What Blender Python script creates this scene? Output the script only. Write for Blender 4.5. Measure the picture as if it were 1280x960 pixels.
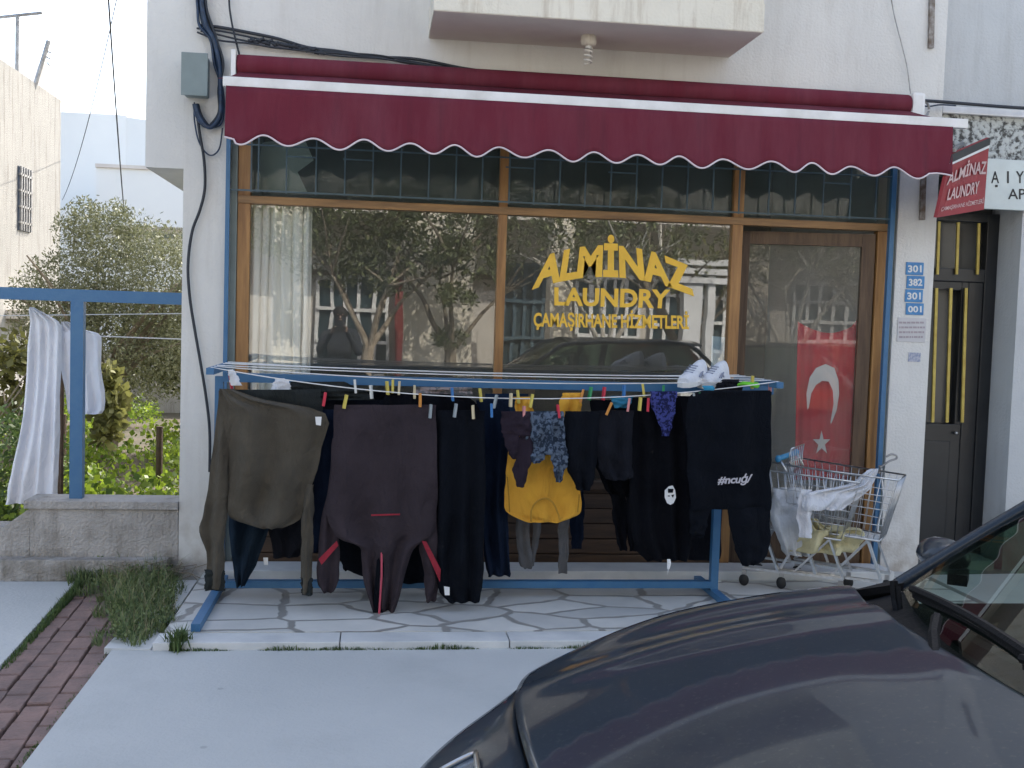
import bpy, bmesh, math, random
from mathutils import Vector, Matrix, noise
R = math.radians
S = bpy.context.scene
for o in list(bpy.data.objects): bpy.data.objects.remove(o)

# ------------------------------------------------------------------ camera, world, sun, exposure
FPX, YAW, PITCH, ROLL, EYE, DIST = 1350.0, R(7.2), R(3.4), R(1.8), 1.65, 6.8
fw = Vector((math.sin(YAW)*math.cos(PITCH), math.cos(YAW)*math.cos(PITCH), -math.sin(PITCH)))
r0 = Vector((math.cos(YAW), -math.sin(YAW), 0)); u0 = r0.cross(fw)
rt = r0*math.cos(ROLL) + u0*math.sin(ROLL); up = -r0*math.sin(ROLL) + u0*math.cos(ROLL)
CP = Vector((0, -DIST, EYE))
cd = bpy.data.cameras.new('camera'); cam = bpy.data.objects.new('camera', cd); S.collection.objects.link(cam)
cd.sensor_width = 36; cd.lens = FPX/1280*36; cd.clip_end = 2000; cd.clip_start = .05
mw = Matrix((rt, up, -fw)).transposed().to_4x4(); mw.translation = CP; cam.matrix_world = mw
S.camera = cam
SUN_EL, SUN_AZ = R(40), R(30)            # azimuth measured from +y towards +x
w = bpy.data.worlds.new('World'); S.world = w; w.use_nodes = True
nt = w.node_tree; bgn = nt.nodes['Background']; sky = nt.nodes.new('ShaderNodeTexSky')
sky.sky_type = 'NISHITA'; sky.sun_disc = False; sky.sun_elevation = SUN_EL; sky.sun_rotation = SUN_AZ
sky.dust_density = 2.2; sky.air_density = 1.0
hsv = nt.nodes.new('ShaderNodeHueSaturation'); hsv.inputs['Saturation'].default_value = .8; nt.links.new(sky.outputs[0], hsv.inputs['Color']); nt.links.new(hsv.outputs[0], bgn.inputs[0]); bgn.inputs[1].default_value = .15
sl = bpy.data.lights.new('sun', 'SUN'); sl.energy = 2.3; sl.angle = R(.5); sl.color = (1, .94, .84)
so = bpy.data.objects.new('sun', sl); S.collection.objects.link(so)
sd = Vector((math.sin(SUN_AZ)*math.cos(SUN_EL), math.cos(SUN_AZ)*math.cos(SUN_EL), math.sin(SUN_EL)))
so.rotation_euler = sd.to_track_quat('Z', 'Y').to_euler()
S.view_settings.view_transform = 'Standard'; S.view_settings.look = 'None'
S.view_settings.exposure = 1.62; S.view_settings.gamma = 1
S.render.engine = 'CYCLES'
try: S.cycles.max_bounces = 8; S.cycles.transparent_max_bounces = 24
except Exception: pass

# ------------------------------------------------------------------ helpers
def ray(px, py): return fw + rt*((px-640)/FPX) + up*((480-py)/FPX)
def Y(px, py, y):                       # the point of the vertical plane y seen at that pixel of the photograph
    d = ray(px, py); return CP + d*((y-CP.y)/d.y)
def Z(px, py, z):
    d = ray(px, py); return CP + d*((z-CP.z)/d.z)
ORG = {}
def mesh_obj(name, vs, fs, m, parent=None, smooth=False, org=None):
    if parent is not None: org = ORG[parent.name]
    elif org is None:
        xs = [v[0] for v in vs]; ys = [v[1] for v in vs]; zs = [v[2] for v in vs]
        org = Vector(((min(xs)+max(xs))/2, (min(ys)+max(ys))/2, min(zs)))
    me = bpy.data.meshes.new(name)
    me.from_pydata([(v[0]-org[0], v[1]-org[1], v[2]-org[2]) for v in vs], [], fs); me.update()
    o = bpy.data.objects.new(name, me); S.collection.objects.link(o)
    if m: me.materials.append(m)
    if parent is not None: o.parent = parent
    else: o.location = org
    ORG[o.name] = Vector(org)
    if smooth:
        for p in me.polygons: p.use_smooth = True
    return o
class B:
    def __init__(s): s.v = []; s.f = []
    def add(s, vs, fs):
        n = len(s.v); s.v += [Vector(v) for v in vs]; s.f += [tuple(i+n for i in f) for f in fs]; return s
    def box(s, x0, x1, y0, y1, z0, z1):
        return s.add([(x0,y0,z0),(x1,y0,z0),(x1,y1,z0),(x0,y1,z0),(x0,y0,z1),(x1,y0,z1),(x1,y1,z1),(x0,y1,z1)],
            [(0,3,2,1),(4,5,6,7),(0,1,5,4),(1,2,6,5),(2,3,7,6),(3,0,4,7)])
    def cham(s, x0, x1, y0, y1, z0, z1, c=.008):     # box with chamfered edges
        bm = bmesh.new(); bmesh.ops.create_cube(bm, size=1)
        for v in bm.verts: v.co = Vector(((x0+x1)/2+v.co.x*(x1-x0), (y0+y1)/2+v.co.y*(y1-y0), (z0+z1)/2+v.co.z*(z1-z0)))
        bmesh.ops.bevel(bm, geom=bm.edges[:], offset=c, segments=2, affect='EDGES', profile=.6)
        bm.verts.index_update(); s.add([v.co.copy() for v in bm.verts], [[v.index for v in f.verts] for f in bm.faces]); bm.free(); return s
    def bar(s, a, b, wx, wy=None, upv=(0,0,1)):     # square bar between two points
        a = Vector(a); b = Vector(b); wy = wy or wx; d = (b-a).normalized(); u = Vector(upv)
        if abs(d.dot(u)) > .95: u = Vector((0,1,0))
        x = d.cross(u).normalized(); y = x.cross(d).normalized(); P = []
        for p in (a, b):
            for i, j in ((-1,-1),(1,-1),(1,1),(-1,1)): P.append(p + x*wx/2*i + y*wy/2*j)
        return s.add(P, [(0,1,2,3),(7,6,5,4),(0,4,5,1),(1,5,6,2),(2,6,7,3),(3,7,4,0)])
    def tube(s, pts, r, n=8, caps=True):
        pts = [Vector(p) for p in pts]; k = len(pts); rr = r if isinstance(r, (list, tuple)) else [r]*k
        base = len(s.v); pu = None; vs = []; fs = []
        for i, p in enumerate(pts):
            d = (pts[min(i+1,k-1)]-pts[max(i-1,0)]).normalized()
            u = pu if pu else (Vector((0,0,1)) if abs(d.z) < .9 else Vector((1,0,0)))
            x = d.cross(u).normalized(); y = x.cross(d).normalized(); pu = y
            for j in range(n):
                a = 2*math.pi*j/n; vs.append(p + x*math.cos(a)*rr[i] + y*math.sin(a)*rr[i])
        for i in range(k-1):
            for j in range(n): fs.append((i*n+j, i*n+(j+1)%n, (i+1)*n+(j+1)%n, (i+1)*n+j))
        if caps: fs.append(tuple(range(n))[::-1]); fs.append(tuple(range((k-1)*n, k*n)))
        return s.add(vs, fs)
    def prism(s, poly, ext):                         # polygon of 3D points pushed along ext
        n = len(poly); e = Vector(ext); vs = [Vector(p) for p in poly] + [Vector(p)+e for p in poly]
        return s.add(vs, [tuple(range(n)), tuple(range(2*n-1, n-1, -1))] + [(i, i+n, (i+1)%n+n, (i+1)%n) for i in range(n)])
    def grid(s, rows, closed=False):
        n = len(rows[0]); vs = [v for r in rows for v in r]; fs = []
        for i in range(len(rows)-1):
            for j in range(n if closed else n-1): fs.append((i*n+j, i*n+(j+1)%n, (i+1)*n+(j+1)%n, (i+1)*n+j))
        return s.add(vs, fs)
    def lathe(s, c, prof, n=16, axis='z'):
        rows = []
        for r, h in prof:
            row = []
            for j in range(n):
                a = 2*math.pi*j/n; q = (r*math.cos(a), r*math.sin(a), h)
                if axis == 'y': q = (q[0], q[2], q[1])
                if axis == 'x': q = (q[2], q[0], q[1])
                row.append(Vector(c)+Vector(q))
            rows.append(row)
        return s.grid(rows, True)
    def sph(s, c, r, n=10, sc=(1,1,1)):
        rows = []
        for i in range(n+1):
            t = math.pi*i/n; rows.append([Vector(c)+Vector((r*sc[0]*math.sin(t)*math.cos(2*math.pi*j/(n*2)), r*sc[1]*math.sin(t)*math.sin(2*math.pi*j/(n*2)), r*sc[2]*math.cos(t))) for j in range(n*2)])
        return s.grid(rows, True)
    def mk(s, name, m, parent=None, smooth=False, org=None): return mesh_obj(name, s.v, s.f, m, parent, smooth, org)
def tag(o, label=None, cat=None, group=None, kind=None):
    if label: o['label'] = label
    if cat: o['category'] = cat
    if group: o['group'] = group
    if kind: o['kind'] = kind
    return o
def thing(name, label, cat, loc=(0,0,0), group=None):
    o = bpy.data.objects.new(name, None); S.collection.objects.link(o); o.location = loc; o.empty_display_size = .1
    ORG[o.name] = Vector(loc); return tag(o, label, cat, group)
def struct(o): o['kind'] = 'structure'; return o
def catmull(P, n):
    out = []; k = len(P)
    for i in range(k-1):
        p0, p1, p2, p3 = P[max(i-1,0)], P[i], P[i+1], P[min(i+2,k-1)]
        for j in range(n):
            t = j/n
            out.append(tuple(.5*((2*b)+(-a+c)*t+(2*a-5*b+4*c-d)*t*t+(-a+3*b-3*c+d)*t**3) for a, b, c, d in zip(p0, p1, p2, p3)))
    out.append(tuple(P[-1])); return out

# ------------------------------------------------------------------ materials
def mat(name, col, rough=.7, col2=None, scale=3, detail=6, bump=0, bscale=40, metal=0, spec=.5, coat=0, stops=(.35,.65), island=False, stretch=None, sheen=0, trans=0):
    m = bpy.data.materials.new(name); m.use_nodes = True; N = m.node_tree.nodes; L = m.node_tree.links; p = N['Principled BSDF']
    p.inputs['Roughness'].default_value = rough; p.inputs['Metallic'].default_value = metal
    p.inputs['Specular IOR Level'].default_value = spec; p.inputs['Coat Weight'].default_value = coat
    p.inputs['Coat Roughness'].default_value = .04
    if sheen: p.inputs['Sheen Weight'].default_value = sheen
    tc = N.new('ShaderNodeTexCoord'); vec = tc.outputs['Object']
    if stretch:
        mp = N.new('ShaderNodeMapping'); mp.inputs['Scale'].default_value = stretch; L.new(vec, mp.inputs[0]); vec = mp.outputs[0]
    if col2 is None: col2 = tuple(c*.82 for c in col)
    rp = N.new('ShaderNodeValToRGB'); rp.color_ramp.elements[0].color = (*col2, 1); rp.color_ramp.elements[1].color = (*col, 1)
    rp.color_ramp.elements[0].position, rp.color_ramp.elements[1].position = stops
    if island:
        g = N.new('ShaderNodeNewGeometry'); L.new(g.outputs['Random Per Island'], rp.inputs[0])
        rp.color_ramp.elements[0].position, rp.color_ramp.elements[1].position = 0, 1
    else:
        nz = N.new('ShaderNodeTexNoise'); nz.inputs['Scale'].default_value = scale; nz.inputs['Detail'].default_value = detail; nz.inputs['Roughness'].default_value = .6
        L.new(vec, nz.inputs['Vector']); L.new(nz.outputs[0], rp.inputs[0])
    L.new(rp.outputs[0], p.inputs['Base Color'])
    if bump:
        n2 = N.new('ShaderNodeTexNoise'); n2.inputs['Scale'].default_value = bscale; n2.inputs['Detail'].default_value = 8
        L.new(vec, n2.inputs['Vector']); bp = N.new('ShaderNodeBump'); bp.inputs['Strength'].default_value = bump; bp.inputs['Distance'].default_value = .02
        L.new(n2.outputs[0], bp.inputs['Height']); L.new(bp.outputs[0], p.inputs['Normal'])
    if trans:
        t = N.new('ShaderNodeBsdfTranslucent'); L.new(rp.outputs[0], t.inputs[0]); mx = N.new('ShaderNodeMixShader'); mx.inputs[0].default_value = trans
        L.new(p.outputs[0], mx.inputs[1]); L.new(t.outputs[0], mx.inputs[2]); L.new(mx.outputs[0], N['Material Output'].inputs[0])
    return m
def glass(name, ior=2.0, tint=(.8,.85,.82), rough=.0, wav=0, matte=0, dcol=(.3,.33,.33)):
    m = bpy.data.materials.new(name); m.use_nodes = True; N = m.node_tree.nodes; L = m.node_tree.links; N.remove(N['Principled BSDF'])
    t = N.new('ShaderNodeBsdfTransparent'); t.inputs[0].default_value = (*tint, 1)
    g = N.new('ShaderNodeBsdfGlossy'); g.inputs['Roughness'].default_value = rough
    f = N.new('ShaderNodeFresnel'); mx = N.new('ShaderNodeMixShader')
    ge = N.new('ShaderNodeNewGeometry'); mm = N.new('ShaderNodeMath'); mm.operation = 'MULTIPLY_ADD'; mm.inputs[1].default_value = -2; mm.inputs[2].default_value = 1
    L.new(ge.outputs['Backfacing'], mm.inputs[0]); pw = N.new('ShaderNodeMath'); pw.operation = 'POWER'; pw.inputs[0].default_value = ior; L.new(mm.outputs[0], pw.inputs[1]); L.new(pw.outputs[0], f.inputs[0])
    if wav:
        tc = N.new('ShaderNodeTexCoord'); nz = N.new('ShaderNodeTexNoise'); nz.inputs['Scale'].default_value = 2.2; nz.inputs['Detail'].default_value = 1.5
        bp = N.new('ShaderNodeBump'); bp.inputs['Strength'].default_value = wav; bp.inputs['Distance'].default_value = .02
        L.new(tc.outputs['Object'], nz.inputs['Vector']); L.new(nz.outputs[0], bp.inputs['Height']); L.new(bp.outputs[0], g.inputs['Normal'])
    L.new(f.outputs[0], mx.inputs[0]); L.new(t.outputs[0], mx.inputs[1]); L.new(g.outputs[0], mx.inputs[2]); L.new(mx.outputs[0], N['Material Output'].inputs[0])
    if matte:  # flat diffuse colour mixed over the pane, uneven by noise
        d = N.new('ShaderNodeBsdfDiffuse'); d.inputs[0].default_value = (*dcol, 1); m2 = N.new('ShaderNodeMixShader'); tc = N.new('ShaderNodeTexCoord'); nz = N.new('ShaderNodeTexNoise'); nz.inputs['Scale'].default_value = 3; nz.inputs['Detail'].default_value = 8
        mr = N.new('ShaderNodeMapRange'); mr.inputs[1].default_value = .3; mr.inputs[2].default_value = .7; mr.inputs[3].default_value = matte*.5; mr.inputs[4].default_value = matte*1.5
        L.new(tc.outputs['Object'], nz.inputs['Vector']); L.new(nz.outputs[0], mr.inputs[0]); L.new(mr.outputs[0], m2.inputs[0]); L.new(mx.outputs[0], m2.inputs[1]); L.new(d.outputs[0], m2.inputs[2]); L.new(m2.outputs[0], N['Material Output'].inputs[0])
    return m
def plaster(name, col, dirt, streak=.5, bump=.25, base_dirt=True):
    """painted render: base colour, rain streaks, grime that rises from the foot of the wall"""
    m = mat(name, col, .9, tuple(c*.9 for c in col), 1.4, bump=bump, bscale=60, spec=.2)
    N = m.node_tree.nodes; L = m.node_tree.links; p = N['Principled BSDF']; base = p.inputs['Base Color'].links[0].from_socket
    tc = N.new('ShaderNodeTexCoord'); mp = N.new('ShaderNodeMapping'); mp.inputs['Scale'].default_value = (6, 6, .7); L.new(tc.outputs['Object'], mp.inputs[0])
    nz = N.new('ShaderNodeTexNoise'); nz.inputs['Scale'].default_value = 1.5; nz.inputs['Detail'].default_value = 9; nz.inputs['Roughness'].default_value = .7; L.new(mp.outputs[0], nz.inputs['Vector'])
    rp = N.new('ShaderNodeValToRGB'); rp.color_ramp.elements[0].position = .5; rp.color_ramp.elements[1].position = .78; rp.color_ramp.elements[1].color = (streak,)*3+(1,); L.new(nz.outputs[0], rp.inputs[0])
    fac = rp.outputs[0]
    if base_dirt:
        g = N.new('ShaderNodeNewGeometry'); sp = N.new('ShaderNodeSeparateXYZ'); L.new(g.outputs['Position'], sp.inputs[0])
        mr = N.new('ShaderNodeMapRange'); mr.inputs[1].default_value = .02; mr.inputs[2].default_value = .6; mr.inputs[3].default_value = .75; mr.inputs[4].default_value = 0; L.new(sp.outputs[2], mr.inputs[0])
        n3 = N.new('ShaderNodeTexNoise'); n3.inputs['Scale'].default_value = 7; n3.inputs['Detail'].default_value = 9; L.new(tc.outputs['Object'], n3.inputs['Vector'])
        r3 = N.new('ShaderNodeValToRGB'); r3.color_ramp.elements[0].position = .4; r3.color_ramp.elements[1].position = .62; L.new(n3.outputs[0], r3.inputs[0])
        ml = N.new('ShaderNodeMath'); ml.operation = 'MULTIPLY'; L.new(mr.outputs[0], ml.inputs[0]); L.new(r3.outputs[0], ml.inputs[1])
        ad = N.new('ShaderNodeMath'); ad.operation = 'ADD'; ad.use_clamp = True; L.new(ml.outputs[0], ad.inputs[0]); L.new(fac, ad.inputs[1]); fac = ad.outputs[0]
    mx = N.new('ShaderNodeMix'); mx.data_type = 'RGBA'; mx.inputs[7].default_value = (*dirt, 1)
    L.new(fac, mx.inputs[0]); L.new(base, mx.inputs[6]); L.new(mx.outputs[2], p.inputs['Base Color'])
    return m
M = {}
M['white_wall'] = plaster('white_wall', (.71,.695,.66), (.36,.31,.26), .25)
M['pier'] = plaster('pier', (.73,.715,.68), (.30,.26,.21), .2)
M['balcony'] = plaster('balcony', (.78,.73,.62), (.36,.27,.18), .8, base_dirt=False)
M['soffit'] = mat('soffit', (.76,.69,.62), .9, (.68,.60,.54), 2)
M['garden_wall'] = plaster('garden_wall', (.47,.44,.41), (.20,.18,.15), .8, .8)
M['cream'] = plaster('cream', (.40,.385,.355), (.17,.15,.13), 1.0, .6, False)
M['house_white'] = mat('house_white', (.90,.88,.84), .9, (.85,.83,.80), .4)
M['dark'] = mat('dark', (.02,.022,.025), .6)
M['wood'] = mat('wood', (.46,.23,.075), .45, (.30,.13,.035), 5, stretch=(1,1,1), bump=.1)
M['woodv'] = mat('woodv', (.40,.205,.07), .45, (.24,.115,.04), 3, stretch=(9,9,.8), bump=.15, bscale=8)
M['woodh'] = mat('woodh', (.34,.19,.075), .45, (.18,.10,.045), 3, stretch=(.8,9,9), bump=.15, bscale=8)
M['dwood'] = mat('dwood', (.10,.055,.03), .55, (.05,.028,.016), 3, stretch=(.8,9,9), bump=.2, bscale=8)
M['doorwood'] = mat('doorwood', (.13,.08,.045), .55, (.07,.04,.024), 3, stretch=(9,9,.8), bump=.2, bscale=8)
M['ochre'] = mat('ochre', (.40,.26,.08), .5, (.26,.16,.05), 3, stretch=(9,9,.8))
M['glass'] = glass('glass', 2.3, (.97,.98,.97), .0, .05, .035)
M['tglass'] = glass('tglass', 1.36, (.72,.78,.77), .03, 0, .15, (.20,.25,.26))
M['blue'] = mat('blue', (.035,.13,.27), .45, (.05,.15,.28), 12, bump=.1, bscale=90)
M['bluegrille'] = mat('bluegrille', (.075,.125,.155), .5, (.05,.085,.11), 12)
M['awning'] = mat('awning', (.145,.021,.036), .85, (.12,.018,.032), 1.3, bump=.15, bscale=300, spec=.2)
M['trim'] = mat('trim', (.72,.62,.64), .8)
M['white_metal'] = mat('white_metal', (.78,.77,.76), .35, (.66,.65,.63), 5)
M['grey_metal'] = mat('grey_metal', (.42,.42,.42), .45, (.25,.24,.23), 14, metal=.6)
M['rustmetal'] = mat('rustmetal', (.35,.33,.31), .6, (.14,.1,.07), 22, metal=.3)
M['chrome'] = mat('chrome', (.62,.63,.64), .28, (.45,.45,.45), 20, metal=1)
M['greybox'] = mat('greybox', (.20,.25,.25), .5, (.17,.21,.21), 6)
M['cable'] = mat('cable', (.025,.03,.04), .6)
M['bluecable'] = mat('bluecable', (.02,.05,.11), .5, (.01,.02,.04), 30)
M['curtain'] = mat('curtain', (.95,.94,.90), .9, (.90,.89,.84), 6)
M['bulb'] = mat('bulb', (.75,.74,.70), .3)
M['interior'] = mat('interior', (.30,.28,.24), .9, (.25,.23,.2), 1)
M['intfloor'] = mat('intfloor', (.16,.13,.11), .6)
M['red'] = mat('red', (.62,.012,.03), .7, (.52,.010,.024), 3)
M['signred'] = mat('signred', (.30,.018,.024), .6, (.24,.016,.02), 6)
M['signwhite'] = mat('signwhite', (.62,.68,.66), .5, (.55,.60,.58), 6)
M['white'] = mat('white', (.78,.78,.77), .6)
M['gold'] = mat('gold', (.92,.56,.06), .55, (.84,.50,.055), 10)
M['black'] = mat('black', (.012,.012,.013), .5)
M['yellowbar'] = mat('yellowbar', (.50,.40,.10), .4, (.38,.28,.06), 12, metal=.3)
M['doordark'] = mat('doordark', (.018,.02,.022), .35, (.012,.013,.015), 5)
M['graypane'] = mat('graypane', (.085,.09,.085), .25, (.07,.07,.07), 3)
def conc(name):
    m = mat(name, (.50,.505,.49), .85, (.43,.44,.43), .7, 12, bump=.25, bscale=45, stops=(.3,.7)); N = m.node_tree.nodes; L = m.node_tree.links; p = N['Principled BSDF']
    base = p.inputs['Base Color'].links[0].from_socket; tc = N.new('ShaderNodeTexCoord')
    def layer(base, sc, lo, hi, col, f, det=10, vor=False):
        n = N.new('ShaderNodeTexVoronoi' if vor else 'ShaderNodeTexNoise'); n.inputs['Scale'].default_value = sc
        if not vor: n.inputs['Detail'].default_value = det; n.inputs['Roughness'].default_value = .7
        L.new(tc.outputs['Object'], n.inputs['Vector']); r_ = N.new('ShaderNodeValToRGB'); r_.color_ramp.elements[0].position = lo; r_.color_ramp.elements[1].position = hi; L.new(n.outputs[0], r_.inputs[0])
        if vor: r_.color_ramp.elements[0].color = (1,1,1,1); r_.color_ramp.elements[1].color = (0,0,0,1)
        ml = N.new('ShaderNodeMath'); ml.operation = 'MULTIPLY'; ml.inputs[1].default_value = f; L.new(r_.outputs[0], ml.inputs[0])
        mx = N.new('ShaderNodeMix'); mx.data_type = 'RGBA'; mx.inputs[7].default_value = (*col,1); L.new(ml.outputs[0], mx.inputs[0]); L.new(base, mx.inputs[6]); return mx.outputs[2]
    base = layer(base, 1.1, .5, .75, (.34,.35,.34), .55); base = layer(base, 3.2, .03, .055, (.25,.26,.26), .5, vor=True); base = layer(base, 140, .6, .75, (.33,.33,.32), .5, 3)
    L.new(base, p.inputs['Base Color']); return m
M['concrete'] = conc('concrete')
M['soil'] = mat('soil', (.12,.09,.06), .95, (.06,.06,.03), 2, bump=.5, bscale=12)
M['brick'] = mat('brick', (.27,.175,.15), .9, (.16,.115,.105), 5, bump=.6, bscale=50, island=False)
M['marble'] = mat('marble', (.66,.66,.64), .5, (.50,.51,.51), 3.5, 12, bump=.1, bscale=30)
M['grass'] = mat('grass', (.12,.18,.05), .6, (.045,.08,.025), island=True, trans=.3)
M['weed'] = mat('weed', (.23,.28,.11), .6, (.06,.10,.035), island=True, trans=.3)
M['lush'] = mat('lush', (.30,.40,.04), .5, (.08,.14,.02), island=True, trans=.45)
M['olive'] = mat('olive', (.26,.27,.15), .55, (.10,.11,.055), island=True, trans=.25)
M['dleaf'] = mat('dleaf', (.26,.28,.13), .5, (.05,.065,.025), island=True, trans=.25)
M['drybush'] = mat('drybush', (.27,.27,.08), .6, (.10,.10,.04), island=True, trans=.35)
M['bark'] = mat('bark', (.30,.25,.18), .9, (.15,.12,.09), 9, bump=.8, bscale=14)
M['palebark'] = mat('palebark', (.50,.42,.32), .9, (.28,.22,.16), 9, bump=.5, bscale=14)

def crazy(name):
    m = mat(name, (.72,.71,.67), .45, (.58,.58,.56), 3, 12); N = m.node_tree.nodes; L = m.node_tree.links; p = N['Principled BSDF']
    base = p.inputs['Base Color'].links[0].from_socket
    tc = N.new('ShaderNodeTexCoord'); mp = N.new('ShaderNodeMapping'); mp.inputs['Scale'].default_value = (2.6, 4.4, 1)
    nz = N.new('ShaderNodeTexNoise'); nz.inputs['Scale'].default_value = 1.7; nz.inputs['Detail'].default_value = 1; mxv = N.new('ShaderNodeMix'); mxv.data_type = 'VECTOR'; mxv.inputs[0].default_value = .22
    L.new(tc.outputs['Object'], mp.inputs[0]); L.new(mp.outputs[0], nz.inputs['Vector']); L.new(mp.outputs[0], mxv.inputs[4]); L.new(nz.outputs[1], mxv.inputs[5])
    v = N.new('ShaderNodeTexVoronoi'); v.feature = 'DISTANCE_TO_EDGE'; v.voronoi_dimensions = '2D'; v.inputs['Scale'].default_value = 1.15; v.inputs['Randomness'].default_value = 1; L.new(mxv.outputs[1], v.inputs['Vector'])
    v2 = N.new('ShaderNodeTexVoronoi'); v2.voronoi_dimensions = '2D'; v2.inputs['Scale'].default_value = 1.15; L.new(mxv.outputs[1], v2.inputs['Vector'])
    rp = N.new('ShaderNodeValToRGB'); rp.color_ramp.elements[0].position = .035; rp.color_ramp.elements[1].position = .06; L.new(v.outputs['Distance'], rp.inputs[0])
    hs = N.new('ShaderNodeMix'); hs.data_type = 'RGBA'; hs.blend_type = 'MULTIPLY'; hs.inputs[0].default_value = .5; L.new(base, hs.inputs[6])
    sep = N.new('ShaderNodeSeparateColor'); L.new(v2.outputs['Color'], sep.inputs[0]); cr = N.new('ShaderNodeValToRGB'); L.new(sep.outputs[0], cr.inputs[0])
    cr.color_ramp.elements[0].color = (.45,.46,.47,1); cr.color_ramp.elements[1].color = (1,.97,.92,1); L.new(cr.outputs[0], hs.inputs[7])
    mx = N.new('ShaderNodeMix'); mx.data_type = 'RGBA'; mx.inputs[6].default_value = (.27,.26,.24,1); L.new(rp.outputs[0], mx.inputs[0]); L.new(hs.outputs[2], mx.inputs[7]); L.new(mx.outputs[2], p.inputs['Base Color'])
    bp = N.new('ShaderNodeBump'); bp.inputs['Strength'].default_value = .6; bp.inputs['Distance'].default_value = .008; L.new(rp.outputs[0], bp.inputs['Height']); L.new(bp.outputs[0], p.inputs['Normal'])
    return m
M['crazy'] = crazy('crazy')
def speckle(name, base, col2, scale=45, lo=.42, hi=.56):
    m = mat(name, base, .95, col2, scale, 4, bump=1.0, bscale=scale, stops=(lo, hi)); return m
M['pebble'] = speckle('pebble', (.52,.54,.52), (.08,.08,.075), 30, .40, .54)

def streaks(m, col, lo=.5, hi=.8, f=.6, st=(3,3,.5), sc=2.0):
    N = m.node_tree.nodes; L = m.node_tree.links; p = N['Principled BSDF']; base = p.inputs['Base Color'].links[0].from_socket
    tc = N.new('ShaderNodeTexCoord'); mp = N.new('ShaderNodeMapping'); mp.inputs['Scale'].default_value = st; L.new(tc.outputs['Object'], mp.inputs[0])
    n = N.new('ShaderNodeTexNoise'); n.inputs['Scale'].default_value = sc; n.inputs['Detail'].default_value = 8; n.inputs['Roughness'].default_value = .65; L.new(mp.outputs[0], n.inputs['Vector'])
    mr = N.new('ShaderNodeMapRange'); mr.inputs[1].default_value = lo; mr.inputs[2].default_value = hi; mr.inputs[4].default_value = f; L.new(n.outputs[0], mr.inputs[0])
    mx = N.new('ShaderNodeMix'); mx.data_type = 'RGBA'; mx.inputs[7].default_value = (*col,1); L.new(mr.outputs[0], mx.inputs[0]); L.new(base, mx.inputs[6]); L.new(mx.outputs[2], p.inputs['Base Color'])
streaks(M['awning'], (.19,.06,.08), .42, .8, .55); streaks(M['awning'], (.07,.02,.03), .52, .8, .6, (5,5,.4)); streaks(M['white_metal'], (.45,.43,.40), .5, .8, .6, (1,1,1), 4)
def leaves(b, c, rad, n, size, seed, shape=1.0, cut=.0, narrow=.35):
    rnd = random.Random(seed); c = Vector(c); k = 0
    while k < n:
        p = Vector((rnd.uniform(-1,1), rnd.uniform(-1,1), rnd.uniform(-1,1)))
        if p.length > 1: continue
        q = Vector((p.x*rad[0], p.y*rad[1], p.z*rad[2])); ns = noise.noise((c+q)*2.3/max(.6, min(rad)) + Vector((seed,0,0)))
        if ns < cut-.12 or p.length > .75+.5*ns+.15: 
            if rnd.random() < .9: continue
        a = Vector((rnd.gauss(0,1), rnd.gauss(0,1), rnd.gauss(0,1)+.3)).normalized(); t = a.orthogonal().normalized(); t.rotate(Matrix.Rotation(rnd.uniform(0,6.28), 3, a))
        s = size*rnd.uniform(.6,1.3); p0 = c+q
        b.add([p0, p0+a*s*.5+t*s*narrow, p0+a*s, p0+a*s*.5-t*s*narrow], [(0,1,2,3)]); k += 1
    return b
def blades(b, fn, n, h, wd, seed, lean=.35):
    rnd = random.Random(seed)
    for i in range(n):
        x, y, z, hs = fn(rnd); hh = h*hs*rnd.uniform(.5,1.3); a = rnd.uniform(0,6.28); l = rnd.uniform(0,lean)*hh
        dx, dy = math.cos(a), math.sin(a); w_ = wd*rnd.uniform(.6,1.3)
        p = Vector((x,y,z)); s_ = Vector((-dy,dx,0))*w_; m_ = p+Vector((dx*l*.4,dy*l*.4,hh*.6)); t_ = p+Vector((dx*l,dy*l,hh*rnd.uniform(.85,1)))
        b.add([p-s_, p+s_, m_+s_*.7, m_-s_*.7, t_], [(0,1,2,3),(3,2,4)])
    return b
_dg = []
def text_geo(s, bold=.02, spacing=1.0, shear=0):
    cu = bpy.data.curves.new('t', 'FONT'); cu.body = s; cu.offset = bold; cu.space_character = spacing; cu.shear = shear; cu.resolution_u = 3
    o = bpy.data.objects.new('t', cu); S.collection.objects.link(o); dg = bpy.context.evaluated_depsgraph_get(); dg.update()
    me = bpy.data.meshes.new_from_object(o.evaluated_get(dg), depsgraph=dg)
    vs = [v.co.copy() for v in me.vertices]; fs = [tuple(p.vertices) for p in me.polygons]
    bpy.data.objects.remove(o); bpy.data.curves.remove(cu); bpy.data.meshes.remove(me)
    x0 = min(v.x for v in vs); x1 = max(v.x for v in vs); y0 = min(v.y for v in vs); y1 = max(v.y for v in vs)
    return [((v.x-x0)/(x1-x0), (v.y-y0)/(y1-y0)) for v in vs], fs
def decal(b, s, fn, bold=.02, spacing=1.0, shear=0):
    uv, fs = text_geo(s, bold, spacing, shear); b.add([fn(u, v) for u, v in uv], fs); return b
def quadfn(tl, tr, br, bl, y, arc=None):
    def f(u, v):
        x = (tl[0]*(1-u)+tr[0]*u)*v + (bl[0]*(1-u)+br[0]*u)*(1-v); yy = (tl[1]*(1-u)+tr[1]*u)*v + (bl[1]*(1-u)+br[1]*u)*(1-v)
        if arc: yy += arc(u)
        return Y(x, yy, y)
    return f
random.seed(7)

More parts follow.
